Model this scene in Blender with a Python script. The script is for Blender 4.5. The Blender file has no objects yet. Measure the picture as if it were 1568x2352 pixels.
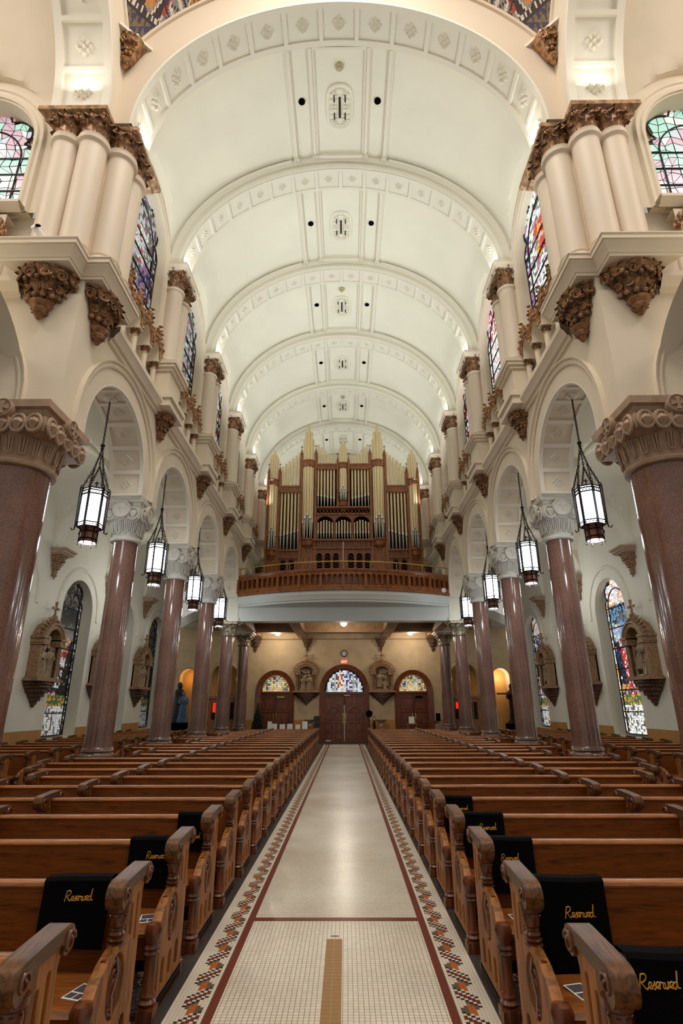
import bpy, math, random
from mathutils import Vector, Matrix
random.seed(7)
PI=math.pi; sin=math.sin; cos=math.cos
SC=bpy.context.scene; COL=SC.collection
# ------------------------------------------------------------------ camera
F,YAW,PIT,ROL,CX,CH=1249.05,-0.0071,.3439,-.0025,.0885,1.6
cam=bpy.data.cameras.new('camera'); camo=bpy.data.objects.new('camera',cam); COL.objects.link(camo)
fw=Vector((sin(YAW)*cos(PIT),cos(YAW)*cos(PIT),sin(PIT))); rt=Vector((cos(YAW),-sin(YAW),0)); up=rt.cross(fw)
r2=rt*cos(ROL)+up*sin(ROL); u2=up*cos(ROL)-rt*sin(ROL)
camo.matrix_world=Matrix(((r2.x,u2.x,-fw.x,CX),(r2.y,u2.y,-fw.y,0),(r2.z,u2.z,-fw.z,CH),(0,0,0,1)))
cam.sensor_fit='HORIZONTAL'; cam.sensor_width=36; cam.lens=F/1568*36; cam.clip_end=200; cam.clip_start=.05
SC.camera=camo
# ------------------------------------------------------------------ world, light, exposure
SC.view_settings.view_transform='Standard'; SC.view_settings.look='None'; SC.view_settings.gamma=1
SC.view_settings.use_curve_mapping=False; SC.view_settings.exposure=0.1
SC.cycles.max_bounces=7; SC.cycles.diffuse_bounces=4; SC.cycles.glossy_bounces=3; SC.cycles.transmission_bounces=2
SC.cycles.caustics_reflective=False; SC.cycles.caustics_refractive=False; SC.cycles.sample_clamp_indirect=6
SC.cycles.use_adaptive_sampling=True; SC.cycles.adaptive_threshold=.02; SC.cycles.use_denoising=True
W=bpy.data.worlds.new('world'); SC.world=W; W.use_nodes=True
W.node_tree.nodes['Background'].inputs[0].default_value=(1,.93,.82,1); W.node_tree.nodes['Background'].inputs[1].default_value=.38
def lamp(kind,name,loc,energy,col=(1,1,1),size=1,size_y=None,aim=None,spot=None,radius=None,spread=None):
    l=bpy.data.lights.new(name,kind); o=bpy.data.objects.new(name,l); COL.objects.link(o); o.location=loc
    l.energy=energy; l.color=col
    if kind=='AREA':
        l.size=size
        if size_y: l.shape='RECTANGLE'; l.size_y=size_y
        if spread: l.spread=spread
    else: l.shadow_soft_size=radius or .1
    if spot: l.spot_size=spot; l.spot_blend=.6
    if aim: o.rotation_euler=(Vector(aim)-Vector(loc)).to_track_quat('-Z','Y').to_euler()
    return o
CY=[7.75,11.53,15.28,19.03,22.78,26.53]            # column lines along the nave
BC=[9.66,13.40,17.15,20.90,24.65,28.40]            # bay centres
lamp('AREA','dome_fill',(0,2.6,21),1330,(1,.91,.80),7,7,aim=(0,6,8))  # unseen area light added overhead, standing in for light from the dome
for s in (-1,1):
    lamp('AREA','transept_fill',(s*10,3,15.0),250,(1,.9,.8),3,3,aim=(s*4.5,8,11))  # unseen fill added at each side to warm the crossing
    for i,y in enumerate(CY[1:6]):
        lamp('AREA','cornice_uplight',(s*3.98,y,12.62),6,(.97,1,.93),.5,.5,aim=(s*2.6,y,16))
    for y in BC: lamp('AREA','vault_fill',(s*3.9,y,10.7),36,(.96,1,.96),1.2,.2,aim=(s*1.4,y,16),spread=2.3)  # added strips without fixtures, only to brighten the vault
    lamp('AREA','cornice_uplight',(s*4.0,8.0,12.7),6,(1,.97,.88),.4,.4,aim=(s*2.8,8.0,16))
    lamp('AREA','cornice_uplight',(s*4.95,6.9,12.8),5,(1,.95,.84),.5,.4,aim=(s*4.95,5.6,16))
    lamp('POINT','aisle_fill',(s*6.8,11.5,5.4),42,(.98,1,.98),radius=.25)  # added fill for the aisles, no lamp body hangs here
    lamp('POINT','aisle_fill',(s*6.8,18.5,5.4),42,(.98,1,.98),radius=.25)
# ------------------------------------------------------------------ materials
def lin(c):
    return tuple(((x/255)/12.92 if x/255<=.04045 else (((x/255)+.055)/1.055)**2.4) for x in c)
MATS={}
def mat(name,col,rough=.6,metal=0,spec=.5,emit=0,coat=0,bump=None,var=None,kind=None):
    if name in MATS: return MATS[name]
    m=bpy.data.materials.new(name); m.use_nodes=True; nt=m.node_tree; n=nt.nodes; L=nt.links
    b=n['Principled BSDF']; c=lin(col)
    b.inputs['Base Color'].default_value=(*c,1); b.inputs['Roughness'].default_value=rough; b.inputs['Metallic'].default_value=metal
    b.inputs['Specular IOR Level'].default_value=spec; b.inputs['Coat Weight'].default_value=coat
    b.inputs['Coat Roughness'].default_value=.06
    if emit: b.inputs['Emission Color'].default_value=(*c,1); b.inputs['Emission Strength'].default_value=emit
    tc=n.new('ShaderNodeTexCoord'); mp=n.new('ShaderNodeMapping'); L.new(tc.outputs['Object'],mp.inputs[0])
    def noise(scale,det=3,vec=None):
        t=n.new('ShaderNodeTexNoise'); t.inputs['Scale'].default_value=scale; t.inputs['Detail'].default_value=det
        L.new(vec or mp.outputs[0],t.inputs['Vector']); return t
    def ramp(src,pts):
        r=n.new('ShaderNodeValToRGB'); e=r.color_ramp.elements
        while len(e)<len(pts): e.new(.5)
        for k,(p,cc) in enumerate(pts): e[k].position=p; e[k].color=(*lin(cc),1)
        L.new(src,r.inputs[0]); return r
    if kind=='wood':      # oak grain running along local X
        mp.inputs['Scale'].default_value=(1.2,14,14)
        t=noise(1.6,6); t.inputs['Distortion'].default_value=1.4
        w=noise(9,4)
        mx=n.new('ShaderNodeMix'); mx.inputs[0].default_value=.45
        L.new(t.outputs['Fac'],mx.inputs[2]); L.new(w.outputs['Fac'],mx.inputs[3])
        d=tuple(x*.58 for x in col); l=tuple(min(255,x*1.2) for x in col)
        r=ramp(mx.outputs[0],[(.32,d),(.49,col),(.66,l)]); L.new(r.outputs[0],b.inputs['Base Color'])
    if kind=='woody':
        mp.inputs['Scale'].default_value=(16,1.8,16)
        t=noise(2.2,6); t.inputs['Distortion'].default_value=1
        r=ramp(t.outputs['Fac'],[(.34,tuple(x*.6 for x in col)),(.52,col),(.7,tuple(min(255,x*1.18) for x in col))]); L.new(r.outputs[0],b.inputs['Base Color'])
    if kind=='woodz':
        mp.inputs['Scale'].default_value=(12,12,1.4)
        t=noise(2,5); t.inputs['Distortion'].default_value=.8
        d=tuple(x*.7 for x in col); l=tuple(min(255,x*1.15) for x in col)
        r=ramp(t.outputs['Fac'],[(.35,d),(.52,col),(.68,l)]); L.new(r.outputs[0],b.inputs['Base Color'])
    if kind=='granite':
        t=n.new('ShaderNodeTexVoronoi'); t.inputs['Scale'].default_value=75; L.new(mp.outputs[0],t.inputs[0])
        t.inputs['Scale'].default_value=130
        t2=noise(1.3,3)
        sp=n.new('ShaderNodeSeparateColor'); L.new(t.outputs['Color'],sp.inputs[0])
        r=ramp(sp.outputs[0],[(.1,tuple(x*.8 for x in col)),(.5,col),(.95,tuple(min(255,x*1.22) for x in col))])
        r2_=ramp(t2.outputs[0],[(.3,(150,150,150)),(.7,(255,255,255))])
        mx=n.new('ShaderNodeMix'); mx.data_type='RGBA'; mx.blend_type='MULTIPLY'; mx.inputs[0].default_value=.6
        L.new(r.outputs[0],mx.inputs[6]); L.new(r2_.outputs[0],mx.inputs[7]); L.new(mx.outputs[2],b.inputs['Base Color'])
    if kind=='terrazzo':
        t=n.new('ShaderNodeTexVoronoi'); t.inputs['Scale'].default_value=60; L.new(mp.outputs[0],t.inputs[0])
        sp=n.new('ShaderNodeSeparateColor'); L.new(t.outputs['Color'],sp.inputs[0])
        r=ramp(sp.outputs[0],[(.3,tuple(x*.5 for x in col)),(.7,col),(.97,(190,150,130))]); L.new(r.outputs[0],b.inputs['Base Color'])
    if kind=='gilt':      # bronze-gold paint with brown glaze patches
        t=noise(9,4)
        r=ramp(t.outputs['Fac'],[(.36,tuple(x*.72 for x in col)),(.5,col),(.68,tuple(min(255,x*1.25) for x in col))])
        L.new(r.outputs[0],b.inputs['Base Color'])
    if var:
        t=noise(var[0],4); r=ramp(t.outputs['Fac'],[(.3,tuple(x*(1-var[1]) for x in col)),(.7,tuple(min(255,x*(1+var[1])) for x in col))])
        L.new(r.outputs[0],b.inputs['Base Color'])
    if bump:
        t=noise(bump[0],3); bp=n.new('ShaderNodeBump'); bp.inputs['Strength'].default_value=bump[1]; bp.inputs['Distance'].default_value=.02
        L.new(t.outputs['Fac'],bp.inputs['Height']); L.new(bp.outputs[0],b.inputs['Normal'])
    if kind=='tiles' or kind=='tiles2':
        br=n.new('ShaderNodeTexBrick'); mp2=n.new('ShaderNodeMapping'); L.new(tc.outputs['Object'],mp2.inputs[0])
        L.new(mp2.outputs[0],br.inputs['Vector'])
        br.inputs['Scale'].default_value=1; br.inputs['Bias'].default_value=0
        if kind=='tiles': br.offset=0; br.inputs['Brick Width'].default_value=.0303; br.inputs['Row Height'].default_value=.0303; br.inputs['Mortar Size'].default_value=.0014
        else: br.offset=.5; br.inputs['Brick Width'].default_value=.022; br.inputs['Row Height'].default_value=.02; br.inputs['Mortar Size'].default_value=.0012
        br.inputs['Color1'].default_value=(*lin(col),1); br.inputs['Color2'].default_value=(*lin(tuple(x*.95 for x in col)),1)
        br.inputs['Mortar'].default_value=(*lin((105,88,66)),1)
        t=noise(.8,4); rr=ramp(t.outputs['Fac'],[(.3,(225,220,212)),(.7,(255,255,255))])
        mx=n.new('ShaderNodeMix'); mx.data_type='RGBA'; mx.blend_type='MULTIPLY'; mx.inputs[0].default_value=1
        L.new(br.outputs[0],mx.inputs[6]); L.new(rr.outputs[0],mx.inputs[7]); L.new(mx.outputs[2],b.inputs['Base Color'])
    MATS[name]=m; return m
CREAM=mat('cream_plaster',(230,218,198),.75,var=(1.5,.02))
IVORY=mat('ivory_plaster',(240,237,222),.8,var=(.8,.015))
COFF=mat('white_coffer',(236,232,218),.7)
AISLE=mat('aisle_plaster',(222,217,200),.8,var=(.7,.03))
BACKW=mat('tan_plaster',(186,164,130),.8,var=(2,.05))
OCHRE=mat('ochre_wainscot',(176,128,66),.6,var=(2,.05))
SHAFT=mat('cream_shaft',(226,211,192),.5)
GILT=mat('bronze_gilt',(138,102,72),.42,.35,kind='gilt')
GILT2=mat('bronze_leaf',(164,122,84),.4,.35,kind='gilt')
MARBLE=mat('red_granite',(128,92,80),.16,coat=.5,kind='granite')
TANST=mat('tan_stone',(170,144,122),.7,var=(6,.08))
GREYST=mat('grey_stone',(196,192,182),.65,var=(6,.05))
DARKCAP=mat('dark_bronze_capital',(86,62,46),.45,.3,kind='gilt')
OAK=mat('oak',(128,72,26),.4,spec=.4,kind='wood')
OAKL=mat('oak_panel',(154,96,42),.5,spec=.35,kind='woodz')
OAKD=mat('oak_dark',(104,54,26),.34,coat=.1,kind='woodz')
OAKCAP=mat('oak_worn_cap',(104,66,34),.42,spec=.4,kind='woody')
ORGW=mat('organ_mahogany',(148,86,42),.35,coat=.2,kind='woodz')
PIPE=mat('gilded_pipe',(228,208,168),.32,.5)
TIN=mat('tin_pipe',(225,222,212),.22,.85)
DOORW=mat('door_mahogany',(112,58,34),.35,coat=.2,kind='woodz')
BLACK=mat('black_cloth',(9,9,11),.95,spec=.1)
DARK=mat('dark_void',(6,5,5),.95,spec=.05)
IRON=mat('dark_iron',(40,34,34),.45,.6)
GOLDT=mat('gold_thread',(228,168,66),.5)
BRASS=mat('brass',(200,168,96),.28,.9)
WHITE=mat('white_paper',(226,226,224),.8)
COPPER=mat('copper_drum',(120,82,70),.4,.5)
GLOW=mat('lantern_glass',(238,246,255),.4,emit=7)
GLOW2=mat('lamp_glass',(255,240,215),.4,emit=6)
STATN=mat('carved_walnut',(142,110,78),.55,var=(14,.18))
RELIEF=mat('carved_relief',(168,146,116),.6,var=(10,.12))
LEAD=mat('lead_came',(22,20,22),.6)
TILE=mat('cream_tiles',(250,243,230),.3,kind='tiles')
TILE2=mat('cream_small_tiles',(246,241,230),.26,kind='tiles2')
TERR=mat('terrazzo',(70,40,34),.5,kind='terrazzo')
STRIP=mat('slate_strip',(58,50,48),.5,var=(8,.15))
MAROON=mat('maroon_tile',(108,44,30),.35)
TW=mat('tile_white',(222,212,196),.35); TB=mat('tile_black',(38,26,26),.4); TO=mat('tile_orange',(184,96,36),.4); TG=mat('tile_olive',(96,88,72),.4)
RUN=mat('tan_runner_tile',(160,120,72),.4)
GROUT=mat('grout',(112,92,70),.8)
# ------------------------------------------------------------------ mesh helpers
class MB:
    def __init__(s): s.v=[]; s.f=[]; s.m=[]
    def add(s,V,Fc,mi=0,M=None):
        o=len(s.v)
        s.v+= [tuple(M@Vector(p)) for p in V] if M is not None else [tuple(p) for p in V]
        s.f+=[tuple(i+o for i in f) for f in Fc]; s.m+=[mi]*len(Fc)
    def box(s,x0,x1,y0,y1,z0,z1,mi=0,M=None):
        V=[(x0,y0,z0),(x1,y0,z0),(x1,y1,z0),(x0,y1,z0),(x0,y0,z1),(x1,y0,z1),(x1,y1,z1),(x0,y1,z1)]
        s.add(V,[(0,3,2,1),(4,5,6,7),(0,1,5,4),(1,2,6,5),(2,3,7,6),(3,0,4,7)],mi,M)
    def grid(s,P,us,vs,mi=0,cu=False,cv=False,M=None):
        V=[P(u,v) for u in us for v in vs]; nu,nv=len(us),len(vs); Fc=[]
        for i in range(nu if cu else nu-1):
            for j in range(nv if cv else nv-1):
                i2=(i+1)%nu; j2=(j+1)%nv
                Fc.append((i*nv+j,i2*nv+j,i2*nv+j2,i*nv+j2))
        s.add(V,Fc,mi,M)
    def lathe(s,prof,c=(0,0,0),seg=20,mi=0,M=None,sc=None,caps=True):
        us=[2*PI*k/seg for k in range(seg)]
        sc=sc or (lambda a,z:1)
        s.grid(lambda a,p:(c[0]+p[0]*sc(a,p[1])*cos(a),c[1]+p[0]*sc(a,p[1])*sin(a),c[2]+p[1]),us,prof,mi,cu=True,M=M)
        if caps:
            for p in (prof[0],prof[-1]):
                if p[0]>1e-4: s.add([(c[0]+p[0]*cos(a),c[1]+p[0]*sin(a),c[2]+p[1]) for a in us],[tuple(range(seg))],mi,M)
    def tube(s,pts,r,seg=6,mi=0,closed=False,M=None,taper=None):
        pts=[Vector(p) for p in pts]; n=len(pts); V=[]; pu=None
        for i,p in enumerate(pts):
            t=(pts[(i+1)%n]-pts[i-1]) if closed else (pts[min(i+1,n-1)]-pts[max(i-1,0)])
            if t.length<1e-9: t=Vector((0,0,1))
            t.normalize()
            if pu is None: pu=t.orthogonal().normalized()
            a=(pu-t*pu.dot(t)); a=a.normalized() if a.length>1e-6 else t.orthogonal().normalized(); pu=a; b=t.cross(a)
            rr=r*(taper(i/(n-1)) if taper else 1)
            V+=[p+(a*cos(2*PI*k/seg)+b*sin(2*PI*k/seg))*rr for k in range(seg)]
        Fc=[]
        for i in range(n if closed else n-1):
            for k in range(seg):
                i2=(i+1)%n; k2=(k+1)%seg; Fc.append((i*seg+k,i*seg+k2,i2*seg+k2,i2*seg+k))
        if not closed: Fc+=[tuple(range(seg)),tuple(range((n-1)*seg,n*seg))]
        s.add(V,Fc,mi,M)
    def sphere(s,c,r,seg=10,mi=0,M=None,sx=1,sy=1,sz=1):
        k=max(4,seg//2)
        s.grid(lambda a,b:(c[0]+r*sx*sin(b)*cos(a),c[1]+r*sy*sin(b)*sin(a),c[2]+r*sz*cos(b)),[2*PI*i/seg for i in range(seg)],[PI*j/k for j in range(k+1)],mi,cu=True,M=M)
    def poly(s,pts,mi=0,M=None): s.add(pts,[tuple(range(len(pts)))],mi,M)
    def prism(s,pts,vec,mi=0,M=None):
        n=len(pts); v=Vector(vec); V=[Vector(p) for p in pts]+[Vector(p)+v for p in pts]
        s.add(V,[tuple(range(n)),tuple(range(2*n-1,n-1,-1))]+[(i,(i+1)%n,(i+1)%n+n,i+n) for i in range(n)],mi,M)
    def mesh(s,name,mats,smooth=35):
        me=bpy.data.meshes.new(name); me.from_pydata(s.v,[],s.f)
        for m in (mats if isinstance(mats,(list,tuple)) else [mats]): me.materials.append(m)
        if any(s.m): me.polygons.foreach_set('material_index',s.m)
        me.validate(); me.update()
        if smooth: me.shade_smooth(); me.set_sharp_from_angle(angle=math.radians(smooth))
        return me
    def obj(s,name,mats,parent=None,smooth=35): return link(name,s.mesh(name,mats,smooth),parent)
def link(name,data,parent=None,loc=None,rz=0,sx=1):
    o=bpy.data.objects.new(name,data); COL.objects.link(o)
    if parent is not None: o.parent=parent
    if loc is not None: o.location=loc
    o.rotation_euler.z=rz
    if sx!=1: o.scale=(sx,1,1)
    return o
def tag(o,label,cat,group=None,kind=None):
    o['label']=label; o['category']=cat
    if group: o['group']=group
    if kind: o['kind']=kind
    return o
def struct(o,label=None):
    o['kind']='structure'
    if label: o['label']=label
    return o
def thing(name,label,cat,loc=(0,0,0),rz=0,group=None,sx=1,kind='thing'):
    return tag(link(name,None,None,loc,rz,sx),label,cat,group,kind)
def smoothrange(a,b,n): return [a+(b-a)*i/n for i in range(n+1)]
SN={-1:'left',1:'right'}
# path of an arch: list of (u,v,nu,nv); from left foot over the crown to the right foot
def archpath(uc,r,vs,vb=None,n=20,b=None):
    b=b or r; p=[]
    if vb is not None and vb<vs-1e-6: p.append((uc-r,vb,-1,0))
    for k in range(n+1):
        t=PI-PI*k/n; p.append((uc+r*cos(t),vs+b*sin(t),cos(t),sin(t)))
    if vb is not None and vb<vs-1e-6: p.append((uc+r,vb,1,0))
    return p
def mould(mb,path,prof,P,mi=0):
    mb.grid(lambda q,k:P(q[0]+q[2]*k[0],q[1]+q[3]*k[0],k[1]),path,prof,mi)
def holewall(mb,u0,u1,v0,v1,path,P,d,mi=0):
    L=path[0]; R=path[-1]
    if L[0]-u0>1e-4: mb.poly([P(u0,v0,d),P(L[0],v0,d),P(L[0],L[1],d),P(L[0],v1,d),P(u0,v1,d)],mi)
    if u1-R[0]>1e-4: mb.poly([P(R[0],v0,d),P(u1,v0,d),P(u1,v1,d),P(R[0],v1,d),P(R[0],R[1],d)],mi)
    if L[1]-v0>1e-4: mb.poly([P(L[0],v0,d),P(R[0],v0,d),P(R[0],R[1],d),P(L[0],L[1],d)],mi)
    for a,b in zip(path,path[1:]):
        if abs(b[0]-a[0])>1e-5: mb.poly([P(a[0],a[1],d),P(b[0],b[1],d),P(b[0],v1,d),P(a[0],v1,d)],mi)
def sideP(s,X0): return lambda u,v,d:(s*(X0-d),u,v)      # wall plane x=s*X0, d = depth toward the nave
def yP(Y0,s=1): return lambda u,v,d:(s*u,Y0-d,v)          # wall plane y=Y0 facing the camera
# carved diamond rosette at a point with frame vectors a,b (in plane) and n (outward)
def rosette(mb,c,a,b,n,r,mi=0):
    c,a,b,n=map(Vector,(c,a,b,n))
    for i in (-1,0,1):
        for j in (-1,0,1):
            q=c+(a*(i+j)+b*(i-j))*r*.30
            h=.34*r*(1.3 if i==j==0 else 1); w=.27*r
            mb.add([q+a*w,q+b*w,q-a*w,q-b*w,q+n*h],[(0,1,4),(1,2,4),(2,3,4),(3,0,4)],mi)
    for t in range(4):
        k=PI/4+t*PI/2; d=(a*cos(k)+b*sin(k))
        q=c+d*r*.52; mb.add([q+d*.16*r,q-d*.16*r,q+n*.3*r+(a*-sin(k)+b*cos(k))*.2*r,q+n*.3*r-(a*-sin(k)+b*cos(k))*.2*r],[(0,2,1),(0,1,3),(0,3,2),(1,2,3)],mi)
# a curled acanthus leaf: base at origin, grows up +z, curls toward +y
def leaf(mb,M,h=1.0,w=.5,curl=.5,mi=0,nu=9,nv=4):
    Rr=h*(.10+.07*curl); tn=1.5+1.7*min(1.2,curl)
    def P(t,q):
        if t<.6: k=t/.6; y=h*.14*k*k; z=h*.78*k
        else: a=(t-.6)/.4*tn; y=h*.14+Rr*(1-cos(a)); z=h*.78+Rr*sin(a)
        ww=w*(.45+.55*sin(PI*min(1,t/.75)*.5+0.0))*(1-.55*max(0,t-.6)/.4)*(1+.24*cos(t*2*PI*4))
        return (q*ww*.5, y+h*.05*cos(q*PI*1.0)-abs(q)*h*.05, z-abs(q)*h*.06)
    mb.grid(P,smoothrange(0,1,nu),smoothrange(-1,1,nv),mi,M=M)
def scroll(mb,M,r=.1,th=.025,turns=1.6,mi=0,n=18,seg=5):
    pts=[((r*(1-.75*k/n))*cos(2*PI*turns*k/n),0,(r*(1-.75*k/n))*sin(2*PI*turns*k/n)) for k in range(n+1)]
    mb.tube(pts,th,seg,mi,M=M)
def T(x,y,z): return Matrix.Translation((x,y,z))
def Rz(a): return Matrix.Rotation(a,4,'Z')
def Rx(a): return Matrix.Rotation(a,4,'X')
def Ry(a): return Matrix.Rotation(a,4,'Y')
def S3(x,y=None,z=None): return Matrix.Diagonal((x,y or x,z or x,1))
# foliage capital: round neck radius r at z=0, flares to half-width w at z=h
def foliage_capital(mb,r,w,h,mi=0,n=8,dense=True):
    mb.lathe([(r*.96,0),(r*.98,h*.4),(r*1.02,h*.7),(w*.95,h*.95),(w*.9,h)],seg=16,mi=mi)
    for row,(z0,hh,k,cl) in enumerate([(0,.46,n,.9),(.16,.60,n,1.0)]):
        for i in range(k):
            a=2*PI*(i+.5*row)/k
            leaf(mb,Rz(a-PI/2)@T(0,r*.95,z0*h),h*hh,2*PI*r/k*1.05,cl,mi,nu=8)
    for i in range(4):
        a=PI/4+i*PI/2
        for q in (-1,1):
            scroll(mb,Rz(a)@T(w*1.18,0,h*.80)@Rz(q*.55),h*.17,h*.04,1.6,mi)
            mb.tube([(Vector((w*1.0*cos(a+q*.35),w*1.0*sin(a+q*.35),h*.5))),(Vector((w*1.12*cos(a+q*.2),w*1.12*sin(a+q*.2),h*.8))),(Vector((w*1.3*cos(a+q*.05),w*1.3*sin(a+q*.05),h*.95)))],h*.04,5,mi)
        a2=i*PI/2
        leaf(mb,Rz(a2-PI/2)@T(0,w*.9,h*.60),h*.46,r*.5,.9,mi)
        mb.sphere((w*1.02*cos(a2),w*1.02*sin(a2),h*.72),h*.09,8,mi)
        for q in (-1,1): scroll(mb,Rz(a2)@T(w*.98,q*h*.28,h*.78)@Rz(PI/2),h*.14,h*.032,1.5,mi,n=14)
# hanging corbel of carved foliage against a wall; local +y outward, z down from 0 to -h, half-width w
def foliage_corbel(mb,w,h,d,mi=0,rows=4,seed=1):
    rd=random.Random(seed); fl=d/w
    B=S3(1,fl,1)
    mb.lathe([(.02,-h*.78),(w*.22,-h*.7),(w*.42,-h*.5),(w*.66,-h*.25),(w*.9,-h*.06),(w*.95,.02)],seg=18,mi=mi,M=B)
    def at(a,rr,z): return T(w*rr*cos(a),d*rr*sin(a),z)@Rz(a-PI/2)
    for k in range(9):   # fans under the shelf
        a=PI*(k+.5)/9; leaf(mb,at(a,.66,-h*.30)@Rx(-.35),h*.30,w*.36,.45,mi,nu=10,nv=6)
    for k in range(6):
        a=.2+(PI-.4)*k/5
        scroll(mb,at(a,.88,-h*.20)@Ry(PI*(k%2))@Rx(-.3),h*.10,h*.024,1.8,mi,n=22)
        mb.sphere((w*.80*cos(a+.25),d*.80*sin(a+.25),-h*.27),h*.05,10,mi,sz=.8)
    for k in range(6):
        a=PI*(k+.5)/6; leaf(mb,at(a,.44,-h*.58)@Rx(-.35),h*.28,w*.30,.5,mi,nu=10,nv=6)
        scroll(mb,at(a+.2,.62,-h*.42)@Ry(PI*(k%2))@Rx(-.3),h*.075,h*.019,1.7,mi,n=18)
        mb.sphere((w*.5*cos(a),d*.5*sin(a),-h*.55),h*.055,10,mi)
    mb.lathe([(0,-h),(.05*w,-h*.985),(.11*w,-h*.94),(.05*w,-h*.9),(.19*w,-h*.87),(.25*w,-h*.81),(.22*w,-h*.77),(.33*w,-h*.71),(.35*w,-h*.68),(.2*w,-h*.64)],seg=14,mi=mi,M=T(0,d*.22,0))
    for i in range(8): leaf(mb,T(0,d*.22,-h*.93)@Rz(2*PI*i/8)@T(0,w*.07,0)@Rx(-.45),h*.14,w*.17,.5,mi)
# draped standing figure, for carvings and statues
def figure(mb,x,y,z,h,mi=0,face=0,lean=0,arm=1,seed=0,M=None,mh=None):
    rd=random.Random(seed); ph=rd.uniform(0,6)
    B=(M or Matrix())@T(x,y,z)@Rz(face)@Ry(lean)@S3(h)
    prof=[(.15,0),(.155,.06),(.13,.25),(.115,.42),(.105,.55),(.12,.68),(.135,.76),(.12,.81),(.06,.845),(.045,.87)]
    mb.lathe(prof,seg=22,mi=mi,M=B@S3(1,.72,1),sc=lambda a,zz:1+(.10*sin(7*a+ph)+.05*sin(11*a+3*zz*6))*(1-zz)*1.1)
    mb.sphere((0,-.01,.925),.062,12,mi if mh is None else mh,M=B,sy=1.05,sz=1.25)
    mb.sphere((0,.015,.935),.07,10,mi,M=B,sz=1.2)
    mb.sphere((0,-.072,.92),.014,6,mi if mh is None else mh,M=B,sz=1.6)
    if arm:
        for q in (-1,1):
            mb.tube([(q*.12,0,.77),(q*.155,-.03,.64),(q*.11,-.13,.6),(q*.03,-.17,.66+.05*arm)],.035,7,mi,M=B,taper=lambda t:1.15-.5*t)
            mb.sphere((q*.025,-.175,.675+.05*arm),.024,7,mi if mh is None else mh,M=B,sz=1.5)
        for k in range(5): mb.tube([(-.09+.045*k,-.09,.6),(-.1+.05*k,-.115,.3),(-.11+.055*k,-.12,.02)],.012,5,mi,M=B)
def curve_panel(outer,holes,thick,bevel=.004):
    """flat board in the (y,z) plane with pierced openings, thickness along x"""
    cu=bpy.data.curves.new('c','CURVE'); cu.dimensions='2D'; cu.fill_mode='BOTH'; cu.extrude=thick/2-bevel; cu.bevel_depth=bevel; cu.bevel_resolution=1
    for loop in [outer]+holes:
        sp=cu.splines.new('POLY'); sp.points.add(len(loop)-1); sp.use_cyclic_u=True
        for i,(a,b) in enumerate(loop): sp.points[i].co=(a,b,0,1)
    o=bpy.data.objects.new('c',cu); COL.objects.link(o)
    dg=bpy.context.evaluated_depsgraph_get(); me=bpy.data.meshes.new_from_object(o.evaluated_get(dg))
    vs=[tuple(v.co) for v in me.vertices]; fs=[tuple(p.vertices) for p in me.polygons]
    bpy.data.objects.remove(o); bpy.data.curves.remove(cu); bpy.data.meshes.remove(me)
    return [(z,x,y) for x,y,z in vs],fs
def lancet(c,hw,z0,z1,n=6):
    zs=z1-hw; p=[(c-hw,z0),(c+hw,z0),(c+hw,zs)]
    for k in range(1,n): t=PI*k/n; p.append((c+hw*cos(t),zs+hw*1.0*sin(t)))
    return p+[(c-hw,zs)]
def oval(c,zc,ry,rz,n=20): return [(c+ry*cos(2*PI*k/n),zc+rz*sin(2*PI*k/n)) for k in range(n)]
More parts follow.
